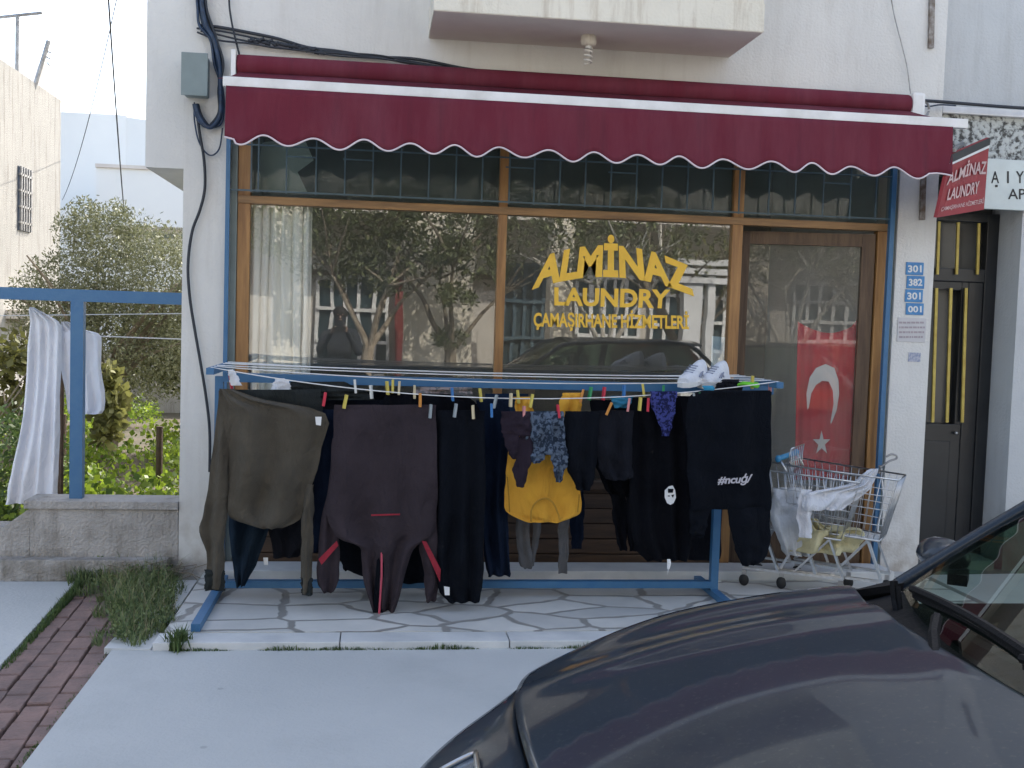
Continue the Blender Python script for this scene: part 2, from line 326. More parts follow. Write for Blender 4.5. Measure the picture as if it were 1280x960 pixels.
# ================================================================== SETTING: ground
def flat(name, poly, z, m): return struct(mesh_obj(name, [(p[0],p[1],z) for p in poly], [tuple(range(len(poly)))], m, org=(0,0,0)))
g = B()
NX = 40
flat('ground', [(-300,-300),(300,-300),(300,300),(-300,300)], -.06, M['soil'])
sc = Z(140,812,0); sc2 = Z(30,955,0); dv = (sc2-sc); far = sc + dv*4
b = B().prism([(sc.x,sc.y,-.2),(sc.x+.12,sc.y+.02,-.2),(14,-1.63,-.2),(14,-12,-.2),(far.x,far.y,-.2)], (0,0,.2))
struct(b.mk('street', M['concrete'], org=(0,0,0)))
sl_ = Z(88,735,0); sl0 = Z(0,832,0); d2 = sl0-sl_; far2 = sl_+d2*6
b = B().prism([(sl_.x,sl_.y,-.2),(sl_.x+.02,-.13,-.2),(-9,-.13,-.2),(-14,far2.y,-.2),(far2.x,far2.y,-.2)], (0,0,.2))
struct(b.mk('pavement', M['concrete'], org=(0,0,0)))
flat('far_road', [(-60,-40),(60,-40),(60,-9),(-60,-9)], -.03, mat('farroad', (.36,.34,.31), .9, (.30,.28,.26), .5))
b = B().prism([(14,-1.6,-.15),(30,-1.6,-.15),(30,-12,-.15),(14,-12,-.15)], (0,0,.15)); struct(b.mk('street', M['concrete'], org=(0,0,0)))
# brick strip between the two slabs
b = B(); rnd = random.Random(3)
dirv = Vector((sl0.x-sl_.x, sl0.y-sl_.y, 0)).normalized(); nrm = Vector((-dirv.y, dirv.x, 0))
if nrm.x < 0: nrm = -nrm
wid = (Vector((sc.x,sc.y,0))-Vector((sl_.x,sl_.y,0))).dot(nrm)
nrow = 4; bw = (wid-.02)/nrow
for i in range(nrow):
    o_ = .01+bw*i; t = -.75 + (.07 if i % 2 else 0)
    while t < 4.5:
        L_ = .19; p = Vector((sl_.x,sl_.y,0)) + dirv*t + nrm*(o_+.004); zz = -.012 + rnd.uniform(-.006,.005)
        q = [p, p+nrm*(bw-.010), p+nrm*(bw-.010)+dirv*(L_-.010), p+dirv*(L_-.010)]
        tl = Vector((rnd.uniform(-.006,.006), rnd.uniform(-.006,.006), 0)); q = [a+tl for a in q]; c_ = sum(q, Vector())/4
        lo = [(a.x,a.y,-.08) for a in q]; mid = [(a.x,a.y,zz-.006) for a in q]; top = [(a.x*.95+c_.x*.05, a.y*.95+c_.y*.05, zz) for a in q]
        b.grid([lo+[lo[0]], mid+[mid[0]], top+[top[0]]]); b.add(top, [(0,1,2,3)])
        t += L_
struct(b.mk('brick_path', M['brick'], org=(0,0,0)))
# patio of broken marble with a plain marble border
PX0, PX1, PY = -1.02, 3.62, Z(400,812,.0).y
b = B().box(PX0, PX1, PY+.17, .3, -.1, .04); struct(b.mk('patio', M['crazy'], org=(0,0,0)))
b = B(); x = PX0-.02
while x < PX1: 
    w_ = random.uniform(.8,1.1); b.cham(x, min(x+w_-.006, PX1+.05), PY, PY+.165, -.1, .038, .004); x += w_
struct(b.mk('patio_border', M['marble'], org=(0,0,0)))
p0 = Z(140,803,0); b = B().prism([(-1.27,PY+.02,-.1),(PX0-.03,PY+.005,-.1),(PX0-.03,-.12,-.1),(-1.22,-.12,-.1)], (0,0,.108)); struct(b.mk('pavement_patch', M['marble'], org=(0,0,0)))
b = B().box(3.66, 6, -1.55, .6, -.1, .045); struct(b.mk('pavement', M['concrete'], org=(0,0,0)))
b = B().cham(-.9, 3.36, -.26, -.01, .04, .10, .006); struct(b.mk('step', M['marble'], org=(0,0,0)))

# ================================================================== SHOP BUILDING
TR0, TR1 = 2.31, 2.36          # transom rail
WL, WR, HEAD = -.905, 3.385, 2.95
OL, ORR = -1.185, 3.655
shop = thing('shop_building', 'white plastered two-storey building with a wood-framed laundry shopfront on its ground floor', 'building', (1.2,1.6,0))
b = B()
b.box(OL, WL-.002, 0, .3, -.1, HEAD); b.box(WR+.002, ORR, 0, .3, -.1, HEAD)
b.box(OL, ORR, 0, .3, HEAD, 7.3); b.box(-1.41, OL-.001, .003, 2.6, 2.50, 7.3)
b.box(OL, OL+.2, .3, 2.6, -.1, 7.3); b.box(ORR-.2, ORR, .3, 2.6, -.1, 7.3); b.box(OL, ORR, 2.6, 2.75, -.1, 7.3); b.box(-1.5, ORR, -.1, 2.8, 7.3, 7.45)
b.box(OL+.2, ORR-.2, .3, 2.6, HEAD+.25, HEAD+.4)
b.mk('wall', M['white_wall'], shop)
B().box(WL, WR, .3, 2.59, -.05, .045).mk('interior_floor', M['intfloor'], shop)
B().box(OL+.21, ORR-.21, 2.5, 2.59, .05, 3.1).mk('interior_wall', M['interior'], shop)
# wood frame of the shopfront
FY0, FY1 = .03, .10
for q in ((-.865,-.79,.045,HEAD-.005),(.745,.80,.045,HEAD-.065),(2.275,2.345,.045,HEAD-.065),(3.27,3.35,.045,TR0)):
    B().cham(q[0], q[1], FY0, FY1, q[2], q[3], .004).mk('window_frame', M['woodv'], shop)
B().cham(-.865, 3.35, FY0-.012, FY1+.004, TR0+.001, TR1-.001, .005).mk('transom_rail', M['woodh'], shop)
B().cham(-.788, 3.35, FY0+.004, FY1, HEAD-.06, HEAD-.008, .005).mk('head_rail', M['woodh'], shop)
for q in ((WL,-.867),(3.352,WR)): B().box(q[0], q[1], .02, .11, .04, HEAD-.003).mk('frame_edge', M['greybox'], shop)
SILL = .62
for xa, xb in ((-.79,.745),(.80,2.275)):
    B().cham(xa, xb, FY0-.02, FY1+.01, SILL-.05, SILL, .005).mk('window_sill', M['dwood'], shop)
    z = .045; t = B()
    while z < SILL-.06: t.cham(xa, xb, FY0+.008, FY1-.01, z, min(z+.095, SILL-.052), .006); z += .1
    t.mk('base_panel', M['dwood'], shop)
def pane(x0, x1, z0, z1, m, y=.065):
    return B().box(x0, x1, y-.003, y+.003, z0, z1).mk('window_pane', m, shop)
pane(-.79,.745,SILL,TR0,M['glass']); wp = pane(.80,2.275,SILL,TR0,M['glass'])
pane(-.79,.745,TR1,HEAD-.06,M['tglass']); pane(.80,2.275,TR1,HEAD-.06,M['tglass']); pane(2.345,3.27,TR1,HEAD-.06,M['tglass'])
# gold lettering on the right hand pane
def arc1(u): return 27*(2*u-1)**2 + 0*u
b = B()
decal(b, 'ALMİNAZ', lambda u, v: (lambda x, yy: Y(x, yy, .058))(671+192*u + (v-.5)*(-10)*(1-2*u)*-1*1.3, (345-53*v) + arc1(u)*.75 + 9*u - 3), .045, 1.0)
decal(b, 'LAUNDRY', quadfn((693,359),(838,362),(836,386),(693,382), .058), .035, 1.0)
decal(b, 'ÇAMAŞIRHANE HİZMETLERİ', quadfn((667,385),(861,389),(861,416),(667,413), .058), .03, 1.0)
b.mk('lettering', M['gold'], wp)
# door, ajar inwards, hinge on the right
HX, DW, DZ = 3.262, .91, TR0-.02; AJ = R(9)
def dr(u, v, z): return Vector((HX - u*math.cos(AJ) - v*math.sin(AJ)*-1*-1, .065 + u*math.sin(AJ) - v*math.cos(AJ)*1, z))
def dbox(b, u0, u1, v0, v1, z0, z1):
    P = [dr(u, v, z) for z in (z0, z1) for u, v in ((u0,v0),(u1,v0),(u1,v1),(u0,v1))]
    return b.add(P, [(0,1,2,3),(7,6,5,4),(0,4,5,1),(1,5,6,2),(2,6,7,3),(3,7,4,0)])
b = B(); dbox(b, 0, .085, -.02, .025, .06, DZ); dbox(b, DW-.085, DW, -.02, .025, .06, DZ); dbox(b, .085, DW-.085, -.018, .023, DZ-.085, DZ-.001); dbox(b, .085, DW-.085, -.018, .023, .06, .35)
door = b.mk('door', M['doorwood'], shop)
b = B(); dbox(b, .087, DW-.087, 0, .005, .352, DZ-.087); b.mk('door_pane', glass('doorglass', 1.6, (.96,.96,.95), .0, .03, .08, (.55,.52,.46)), door)
b = B(); dbox(b, DW-.055, DW-.035, .026, .06, 1.0, 1.03); dbox(b, DW-.14, DW-.035, .061, .075, 1.0, 1.03); b.mk('door_handle', M['chrome'], door)
# balcony
BZ = 3.37; bx0 = Y(541,47,-.6).x; bx1 = Y(953,45,-.6).x
b = B().box(bx0, bx1, -.62, -.002, BZ, BZ+.16)
n = 24
b.box(bx0+.02, bx1+.0, -.60, -.5, BZ+.16, BZ+1.0); b.box(bx0+.02, bx0+.12, -.5, -.002, BZ+.16, BZ+1.0); b.box(bx1-.12, bx1-.002, -.5, -.002, BZ+.16, BZ+1.0)
bal = b.mk('balcony', M['balcony'], shop)
B().box(bx0+.004, bx1-.004, -.615, -.003, BZ-.004, BZ-.0005).mk('balcony_underside', M['soffit'], bal)
# folded awning-like dark bits and rounded planter edge on the balcony corner
b = B().lathe((bx1-.28,-.42,BZ+.155+.85), [(.02,0),(.14,0),(.2,.28),(.22,.3),(.2,.3),(.18,.28)], 18); b.mk('balcony_pot', M['greybox'], bal)
# upper window / balcony door behind the parapet
b = B().box(.9, 1.75, -.012, -.001, BZ+.16, BZ+2.2); b.mk('balcony_door', M['doordark'], shop)
# wall irons
for (px0, px1, py0, py1) in ((1149,1156,208,275),(1160,1167,-30,60)):
    a_ = Y((px0+px1)/2+2, py0, -.012); c_ = Y((px0+px1)/2, py1, -.012)
    B().bar(a_, c_, .035, .02).mk('wall_bracket', M['rustmetal'], shop)
# security grille: guide rails and the raised bars in front of the transom lights
gr = thing('security_grille', 'blue-grey iron security bars in front of the shop transom lights', 'grille', (1.2,-.01,2.3))
b = B(); xl = Y(284,300,-.03).x; xr = Y(1113,300,-.03).x
b.bar((xl,-.03,.045),(xl,-.03,HEAD), .025, .03); b.mk('guide_rail', M['blue'], gr)
b = B(); b.bar((xr,-.03,.045),(xr,-.03,HEAD), .03, .035); b.mk('guide_rail', M['blue'], gr)
b = B(); b.bar((xl,-.03,2.385),(xr,-.03,2.385), .010, .010); b.bar((xl,-.03,2.66),(xr,-.03,2.66), .009, .009); b.mk('rail', M['bluegrille'], gr)
b = B(); k = 0
for px in (314,323,358,395,431,466,501,536,570,603,637,668,700,732,764,796,828,860,892,925,962,995,1030,1064,1096):
    p = Y(px, 220, -.03); b.bar((p.x,-.032,2.375),(p.x,-.032,HEAD-.01), .009, .009); k += 1
for i in range(0, 10, 2):
    a_ = Y((395,466,668,796,1064)[i//2], 200, -.03).x; b.bar((a_,-.034,2.60),(a_-.18,-.034,2.60), .008, .008)
b.mk('bars', M['bluegrille'], gr)
# curtain behind the left pane
def drape(name, label, cat, x0, x1, z0, z1, y, m, nf=7, amp=.03, seed=1, edge=None):
    rows = []; rnd = random.Random(seed); ph = rnd.uniform(0,6)
    for i in range(25):
        t_ = i/24; z = z1+(z0-z1)*t_; row = []
        for j in range(61):
            u = j/60; e1 = x1 + (edge(t_) if edge else 0); x = x0+(e1-x0)*u + .01*math.sin(3*t_+u*9)
            row.append((x, y + amp*math.sin(u*nf*6.28+ph+.7*math.sin(t_*2.5)) + .4*amp*math.sin(u*nf*14.3+2*t_), z))
        rows.append(row)
    b = B().grid(rows); o = b.mk(name, m, smooth=True); tag(o, label, cat)
    md = o.modifiers.new('s','SOLIDIFY'); md.thickness = .004; return o
cx0 = Y(312,350,.15).x; cx1 = Y(388,350,.15).x
drape('curtain', 'long sheer white curtain gathered behind the left shop window', 'curtain', cx0, cx1, .3, TR0+.02, .125, M['curtain'], 6, .03, 4, lambda t: .04*t)
b = B().prism([Y(328,178,.26), Y(380,172,.26), Y(392,200,.26), Y(372,215,.26), Y(384,240,.26), Y(318,240,.26)], (0,.006,0))
tag(b.mk('curtain_valance', M['curtain']), 'crumpled white cloth folded over in the upper left transom light', 'cloth')

# ================================================================== AWNING
aw = thing('awning', 'dark red retractable awning with scalloped valance above the shop window', 'awning', (1.2,0,2.9))
tl = Y(297,83,-.13); tr_ = Y(1135,131,-.13); tz = (tl.z+tr_.z)/2; 
ax0, ax1 = tl.x, tr_.x
b = B().lathe((0,-.13,tz), [(0,ax0),(.062,ax0),(.066,ax0+.01),(.066,ax1-.01),(.062,ax1),(0,ax1)], 20, 'x'); b.mk('fabric_roll', M['awning'], aw, True)
AYB = -.56; pbl = Y(279,99,AYB); pbr = Y(1208,158,AYB); bz = (pbl.z+pbr.z)/2
b = B().cham(pbl.x, pbr.x, AYB-.02, AYB+.02, bz-.028, bz+.028, .006); b.mk('front_bar', M['white_metal'], aw)
b = B(); rows = []
for i in range(9):
    t_ = i/8; rows.append([(ax0+.02+(ax1-ax0-.04)*j/40 + (j/40-.5)*.14*t_, -.17+(AYB+.02+.17)*t_, tz-.045+(bz+.020-tz+.045)*t_ - .010*math.sin(t_*3.14)*(1+.6*math.sin(j*.9))) for j in range(41)])
b.grid(rows); o = b.mk('canopy', M['awning'], aw, True); md = o.modifiers.new('s','SOLIDIFY'); md.thickness = .003
vx0 = pbl.x+.02; vx1 = Y(1188,170,AYB).x; nsc = 16.2
vt = Y(284,172,AYB).z; vh_l = bz-.03-Y(284,173,AYB).z; vh_r = bz-.03-Y(1140,218,AYB).z; vh = (vh_l+vh_r)/2
rows = []; edge = []
NV = 420
def scal(u): 
    s_ = (u*nsc+.15+.05*math.sin(u*23)) % 1.0; return (.029+.004*math.sin(u*41+1))*math.cos(2*math.pi*s_)*(1 if .012 < u < .965 else .3)
for i in range(9):
    t_ = i/8; row = []
    for j in range(NV+1):
        u = j/NV; zb = bz-.026-vh-.008+scal(u)
        row.append((vx0+(vx1-vx0)*u, AYB-.024 - t_*(.012*math.sin(u*34+1)+.010*math.sin(u*101)*t_+.006*math.sin(u*57+2)) - .02*t_, bz-.026+(zb-bz+.026)*t_))
    rows.append(row)
edge = rows[-1]
b = B().grid(rows); val = b.mk('valance', M['awning'], aw, True); md = val.modifiers.new('s','SOLIDIFY'); md.thickness = .002
B().tube([(p[0],p[1]-.001,p[2]) for p in edge], .0055, 6).mk('valance_trim', M['trim'], val, True)
for ax in (ax0+.5, ax1-.5): B().bar((ax,-.1,tz-.09),(ax+.25,AYB+.03,bz-.01), .03, .02).mk('folding_arm', M['white_metal'], aw)
B().cham(ax0-.03, ax0-.002, -.2, -.002, tz-.09, tz+.08, .006).mk('end_bracket', M['white_metal'], aw)
B().cham(ax1+.002, ax1+.09, -.19, -.002, tz-.09, tz+.075, .02).mk('end_bracket', M['white_metal'], aw)
b = B().tube([(ax1+.13,-.12,tz-.06+.02*math.cos(a/3)) if False else (ax1+.13+.03*math.cos(a), -.1, tz-.01+.045*math.sin(a)) for a in [i*.5 for i in range(13)]], .008, 6); b.mk('crank_ring', M['grey_metal'], aw)

# ================================================================== FACADE FIXTURES
lm = thing('wall_lamp', 'bare spiral bulb in a white socket under the balcony', 'lamp', Y(736,50,-.3))
lp = Y(736,46,-.3); 
B().lathe((lp.x,-.3,BZ-.06), [(0,.055),(.045,.055),(.048,.02),(.045,0),(.02,-.005),(0,-.005)], 18).mk('socket', M['balcony'], lm, True)
b = B(); b.tube([(lp.x+.021*math.cos(i*.5),-.3+.021*math.sin(i*.5), BZ-.075-.0022*i) for i in range(44)], .0065, 7); b.lathe((lp.x,-.3,BZ-.078), [(.02,.02),(.02,-.002),(0,-.002)], 12); b.mk('bulb', M['bulb'], lm, True)
bxp = Y(231,70,-.07); bxq = Y(264,126,-.07)
eb = thing('junction_box', 'grey-green electrical junction box on the left pier beside the awning', 'junction box', (bxp.x,0,bxq.z))
B().cham(bxp.x, bxq.x-.02, -.13, -.002, bxq.z+.02, bxp.z, .012).mk('box', M['greybox'], eb)
B().cham(bxp.x-.008, bxq.x-.012, -.142, -.132, bxq.z+.012, bxp.z+.008, .004).mk('lid', M['greybox'], eb)
def cab(name, label, pts, r, m, y=-.03, cat='cable', group=None, jit=0):
    P = []
    for i, p in enumerate(pts): 
        q = Y(p[0], p[1], p[2] if len(p) > 2 else y); P.append(tuple(q))
    P = catmull(P, 8); b = B().tube(P, r, 7); return tag(b.mk(name, m, smooth=True), label, cat, group)
bun = thing('cable_bundle', 'thick bundle of dark blue cables dropping past the junction box to a loop', 'cables', Y(270,140,-.03))
for k, (dx, r) in enumerate(((0,.012),(4,.012),(-4,.009),(7,.008),(2,.014))):
    pts = [(249+dx,-20),(251+dx,10),(255+dx*1.4,32),(266+dx*.7,50),(272+dx,80),(276-dx*.4,110),(277-dx*.5,140),(270-dx,156),(258+dx*.5,158),(248+dx*.6,145),(244+dx*.5,130)]
    B().tube(catmull([tuple(Y(a,c,-.03-.006*k)) for a, c in pts],8), r, 7).mk('cable', M['bluecable'] if k % 2 == 0 else M['cable'], bun, True)
B().tube(catmull([tuple(Y(a,c,-.03)) for a, c in [(243,128),(243,150),(249,178),(262,194),(274,186),(278,160)]],8), .005, 6).mk('cable', M['bluecable'], bun, True)
cab('power_cable', 'thin dark cable snaking down the left pier to the drying rack', [(246,140),(250,170),(255,200),(256,235),(250,262),(240,290),(235,330),(237,370),(243,410),(250,450),(258,500),(262,540),(262,590)], .009, M['cable'])
cab('wall_cable', 'thin black cable dropping across the wall above the awning left end', [(286,-15),(287,10),(291,35),(297,60),(301,75)], .006, M['cable'])
b = B()
for k in range(4):
    rn = random.Random(k); pts = [(248,34+k*3),(275,38+k*5),(310,44+k*5),(345,52+k*3),(385,62+k*2),(420,67+k*2),(470,73+k),(520,78+k*2),(580,87+k),(640,94+k),(720,98+k),(800,104)]
    b.tube(catmull([tuple(Y(a+rn.uniform(-3,3), c-3+rn.uniform(-2,2), -.02-.008*k)) for a, c in pts],8), .006 if k else .010, 6)
for k in range(26):
    a = 310+k*3.6; c = 49+(a-310)*.17; rn = random.Random(k); p = Y(a, c+rn.uniform(-3,3), -.035); q = Y(a+6, c+rn.uniform(-4,4), -.04); b.tube([p,q], .010, 6)
tag(b.mk('cable_run', M['cable'], smooth=True), 'tangled black cable run along the wall above the awning', 'cables')
cab('lead_wire', 'thin grey wire drooping from above to the awning right bracket', [(1112,-15),(1118,20),(1127,55),(1134,85),(1138,115),(1140,122)], .004, M['grey_metal'])
cab('street_cable', 'black service cable running right from the awning end across the neighbour', [(1143,126,-.1),(1160,126,-.1),(1200,129,-.1),(1250,133,-.1),(1300,136,-.1),(1400,140,-.1)], .011, M['cable'])
cab('street_cable', 'thin pale blue wire under the black service cable at the awning end', [(1146,130,-.09),(1160,133,-.09),(1175,131,-.09),(1195,132,-.09)], .005, M['bluecable'])
# number plates and small notices on the right pier
plates = [('301',328,344),('382',345,361),('301',362,378),('001',379,394)]
for k, (s, a, c) in enumerate(plates):
    xo = (0,1,-1,0)[k]
    p = Y(1132+xo,c,-.006); q = Y(1155+xo,a,-.006); o = B().cham(p.x, q.x, -.007, -.001, p.z+.004, q.z-.002, .003).mk('number_plate', mat('plateblue%d'%k, (.03,.17,.42), .4, (.06,.25,.5), 30), org=None)
    tag(o, 'small blue number plate on the right pier, ' + ('topmost of the four','second from top of the four','third from top of the four','lowest of the four')[k], 'number plate', 'blue number plates on the right pier')
    decal(B0 := B(), s, quadfn((1135+xo,a+3.5),(1152+xo,a+3.5),(1152+xo,c-3.5),(1135+xo,c-3.5), -.0085), .03); B0.mk('digits', M['white'], o)
p = Y(1121,427,-.004); q = Y(1158,398,-.004)
o = B().cham(p.x, q.x, -.005, -.001, p.z, q.z, .001).mk('paper_notice', mat('notice', (.62,.60,.60), .8)); tag(o, 'faded pale paper notice below the number plates', 'notice')
b = B(); rnd = random.Random(5)
for r_ in range(4):
    x = 1124
    while x < 1154: 
        w_ = rnd.uniform(1.5,5); a_ = Y(x, 402+r_*6, -.006); c_ = Y(min(x+w_,1156), 404.5+r_*6, -.006); b.box(a_.x, c_.x, -.0062, -.0052, c_.z, a_.z); x += w_+1
b.mk('print', mat('print', (.42,.36,.38), .8), o)
p = Y(1135,452,-.004); q = Y(1151,441,-.004); o = B().cham(p.x, q.x, -.005, -.001, p.z, q.z, .001).mk('sticker', mat('sticker', (.20,.24,.36), .5, (.5,.5,.55), 60)); tag(o, 'tiny dark blue sticker low on the right pier', 'sticker')
# hook on the rail
pts = [Y(a,c,-.12) for a, c in [(1100,585),(1106,580),(1113,576),(1119,574),(1121,572),(1120,569),(1114,568),(1108,571)]]
b = B().tube(catmull([tuple(p) for p in pts],6), .007, 7); q = Y(1099,590,-.12); b.tube([q, (q.x,-.035,q.z)], .012, 8); b.tube([Y(1100,582,-.09), Y(1103,598,-.09)], .012, 8)
tag(b.mk('wall_hook', M['grey_metal'], smooth=True), 'grey iron hook fixed to the blue rail by the right pier', 'hook')
b = B().tube(catmull([tuple(Y(a,c,-.06)) for a, c in [(1102,596),(1104,620),(1101,640),(1098,655),(1097,668),(1100,664)]],6), .006, 6); tag(b.mk('cord', M['white'], smooth=True), 'short white cord hanging from the hook down the right pier', 'cord')

# ================================================================== NEIGHBOUR BUILDING (right)
nb = thing('neighbour_building', 'pale building adjoining on the right with pebble-dashed band and dark door', 'building', (6,1.6,0))
NXL = ORR+.004; dxl, dxr = NXL, Y(1262,400,.1).x; dzt = Y(1210,262,.1).z
b = B().box(NXL, 12, .12, .35, 3.15, 7.3).box(dxr, 12, .02, .35, -.1, dzt+.25).box(NXL, 12, .36, 3.6, 7.3, 7.45).box(NXL, 12, 3.3, 3.6, -.1, 7.3).box(11.8,12,.36,3.29,-.1,7.3)
b.mk('wall', plaster('nbwall', (.54,.55,.55), (.26,.25,.23), .3), nb)
B().box(NXL, 12, .04, .35, dzt+.26, 3.14).mk('pebble_band', M['pebble'], nb)
B().box(NXL+.0, 12, .0, .038, 3.10, 3.145).mk('ledge', M['white_metal'], nb)
B().box(dxl, dxr-.002, .38, .42, .04, dzt+.25).mk('door_backing', M['graypane'], nb)
dz_mid = Y(1200,345,.3).z
b = B(); fy0, fy1 = .28, .34
b.cham(dxl, dxl+.06, fy0, fy1, .045, dzt, .005); b.cham(dxr-.09, dxr-.004, fy0, fy1, .045, dzt, .005); b.cham(dxl+.06, dxr-.09, fy0, fy1, dz_mid-.04, dz_mid+.05, .005); b.cham(dxl+.06, dxr-.09, fy0, fy1, dzt-.06, dzt, .005)
b.mk('door_frame', M['doordark'], nb)
b = B(); z0_ = Y(1190,530,.3).z
b.cham(dxl+.062, dxr-.20, fy0+.01, fy1, .05, z0_, .006); b.cham(dxl+.062, dxl+.11, fy0+.01, fy1, z0_, dz_mid-.042, .004); b.cham(dxr-.25, dxr-.20, fy0+.01, fy1, z0_, dz_mid-.042, .004); b.cham(dxl+.11, dxr-.25, fy0+.01, fy1, dz_mid-.10, dz_mid-.042, .004)
b.cham(dxl+.14, dxr-.28, fy0-.004, fy0+.009, .2, z0_-.12, .006); b.cham(dxr-.198, dxr-.092, fy0+.01, fy1, .05, dz_mid-.042, .004)
nd = b.mk('door', M['doordark'], nb)
for i, pxx in enumerate((1169,1187,1206)):
    a_ = Y(pxx+2,360,.26); c_ = Y(pxx-3,528,.26); B().bar((c_.x,.265,c_.z),(a_.x,.265,a_.z), .020, .014).mk('door_bar', M['yellowbar'], nd)
for i, pxx in enumerate((1172,1196,1222)):
    a_ = Y(pxx+3,262,.26); c_ = Y(pxx,343,.26); B().bar((c_.x,.265,c_.z),(a_.x,.265,min(a_.z,dzt-.07)), .018, .014).mk('transom_bar', M['yellowbar'], nb)
B().sph((dxl+.37,.265,z0_-.06), .012, 6).mk('door_knob', M['chrome'], nd, True)
B().box(dxl+.1, dxr-.06, .02, .6, .045, .11).mk('doorstep', M['concrete'], nb)
# apartment sign
s0 = Y(1232,198,-.03); s1 = Y(1340,266,-.03)
sg = B().cham(s0.x, s1.x, -.035, .0, s1.z, s0.z, .004).mk('apartment_sign', M['signwhite']); tag(sg, 'pale sign board with black capitals above the neighbour door', 'sign')
b = B()
for ch, px in (('A',1244),('I',1260),('Y',1275)): decal(b, ch, quadfn((px-5,214),(px+5,214),(px+5,229),(px-5,229), -.037) if ch != 'I' else quadfn((px-1.2,214),(px+1.2,214),(px+1.2,229),(px-1.2,229), -.037), .01)
decal(b, 'AP', quadfn((1260,236),(1282,236),(1282,249),(1260,249), -.037), .01)
b.box(*(lambda a, c: (a.x, c.x, -.0385, -.0365, c.z, a.z))(Y(1244,231,-.037), Y(1247,234,-.037)))
b.mk('lettering', M['black'], sg)
# hanging projecting sign
A1 = Y(1190,186,-.62); A2 = Y(1237,169,-.16)
rs = thing('hanging_sign', 'red projecting laundry sign with pale lettering under the awning right end', 'sign', (A1.x,-.3,2.4))
tl3 = Vector(Y(1189,193,-.60)); tr3 = Vector(Y(1237,172,-.10)); bl3 = Vector(Y(1171,272,-.60)); br3 = Vector(Y(1230,262,-.10))
tz3 = (tl3.z+tr3.z)/2; 
def sf(u, v, off=0):
    p = tl3*(1-u)*v + tr3*u*v + bl3*(1-u)*(1-v) + br3*u*(1-v); n_ = (tr3-tl3).cross(bl3-tl3).normalized()
    if n_.y > 0: n_ = -n_
    return p + n_*off
b = B(); P = [sf(0,0),sf(1,0),sf(1,1),sf(0,1)]; b.add(P+[p - (sf(0,0,1)-sf(0,0))*.02 for p in P], [(0,1,2,3),(7,6,5,4),(0,4,5,1),(1,5,6,2),(2,6,7,3),(3,7,4,0)]); brd = b.mk('board', M['signred'], rs)
b = B(); P = [sf(0,.86,.002),sf(1,.9,.002),sf(1,1.0,.002),sf(0,1.0,.002)]; b.add(P+[p + (sf(0,0,1)-sf(0,0))*.004 for p in P], [(0,1,2,3),(7,6,5,4),(0,4,5,1),(1,5,6,2),(2,6,7,3),(3,7,4,0)]); b.mk('top_strip', M['black'], brd)
b = B(); P = [sf(0,.82,.002),sf(1,.86,.002),sf(1,.9,.002),sf(0,.86,.002)]; b.add(P+[p + (sf(0,0,1)-sf(0,0))*.002 for p in P], [(0,1,2,3),(7,6,5,4),(0,4,5,1),(1,5,6,2),(2,6,7,3),(3,7,4,0)]); b.mk('white_line', M['white'], brd)
b = B()
decal(b, 'ALMİNAZ', lambda u, v: sf(.04+.92*u, .50+.24*v+.05*math.sin(u*3.14), .004), .02)
decal(b, 'LAUNDRY', lambda u, v: sf(.12+.7*u, .25+.18*v, .004), .02)
decal(b, 'ÇAMAŞIRHANE HİZMETLERİ', lambda u, v: sf(.04+.92*u, .08+.1*v, .004), .01)
b.mk('lettering', mat('palepink', (.60,.42,.40), .6), brd)
b = B(); p = sf(.05,1.02); q = sf(1,1.02); b.bar((p.x,p.y,p.z+.01),(q.x,q.y+.3,q.z+.01), .02); b.mk('bracket', M['grey_metal'], rs)

# ================================================================== FLAG behind the door pane, things in the window
def FL(u, z, off=0): return dr(u, -.03-off if False else .06+off, z)
# plane just behind the door glass (interior side)
def dray(px, py, v=-.07):                 # point of the door's inner plane seen at that pixel
    o_ = dr(0, v, 0); n_ = (dr(1, v, 0)-dr(0, v, 0)).cross(Vector((0,0,1))); d = ray(px, py); return CP + d*((o_-CP).dot(n_)/d.dot(n_))
nin = ((dr(1,0,0)-dr(0,0,0)).cross(Vector((0,0,1)))).normalized()
if nin.y < 0: nin = -nin
def fo(p, a): return p + nin*a
def door_in(px, py, a=.05): 
    o_ = dr(0,0,0)+nin*a; d = ray(px, py); return CP + d*((o_-CP).dot(nin)/d.dot(nin))
rows = []
for i in range(25):
    t_ = i/24; row = []
    for j in range(41):
        u = j/40; topc = 404 - 0*u; x = 997+79*u - 4*t_; ytop = 402 + 14*math.sin(u*3.14) - (10 if u > .85 else 0)*(u-.85)*6
        y_ = ytop + (600-ytop)*t_; row.append(door_in(x, y_, .06+.012*math.sin(u*19+t_)+.006*math.sin(u*41)))
    rows.append(row)
b = B().grid(rows); fl = b.mk('flag', M['red'], smooth=True); tag(fl, 'red flag with white crescent and star hanging behind the shop door glass', 'flag')
md = fl.modifiers.new('s','SOLIDIFY'); md.thickness = .003
b = B(); P1 = []; P2 = []
out = [(1009,512),(1008,492),(1012,472),(1020,460),(1032,455),(1043,460),(1048,475),(1049,492),(1046,512),(1039,530)]
inn = [(1038,528),(1042,505),(1041,488),(1036,477),(1028,476),(1020,481),(1014,492),(1011,510)]
b.add([door_in(x, y, .038) for x, y in out+inn], [tuple(range(len(out)+len(inn)))]); 
c_ = (1027,554); st = []
for k in range(10):
    r_ = (16 if k % 2 == 0 else 6); a = math.pi/2 + k*math.pi/5; st.append((c_[0]+r_*.72*math.cos(a), c_[1]-r_*math.sin(a)))
b.add([door_in(x, y, .038) for x, y in st], [tuple(range(10))]); b.mk('crescent_and_star', M['white'], fl)
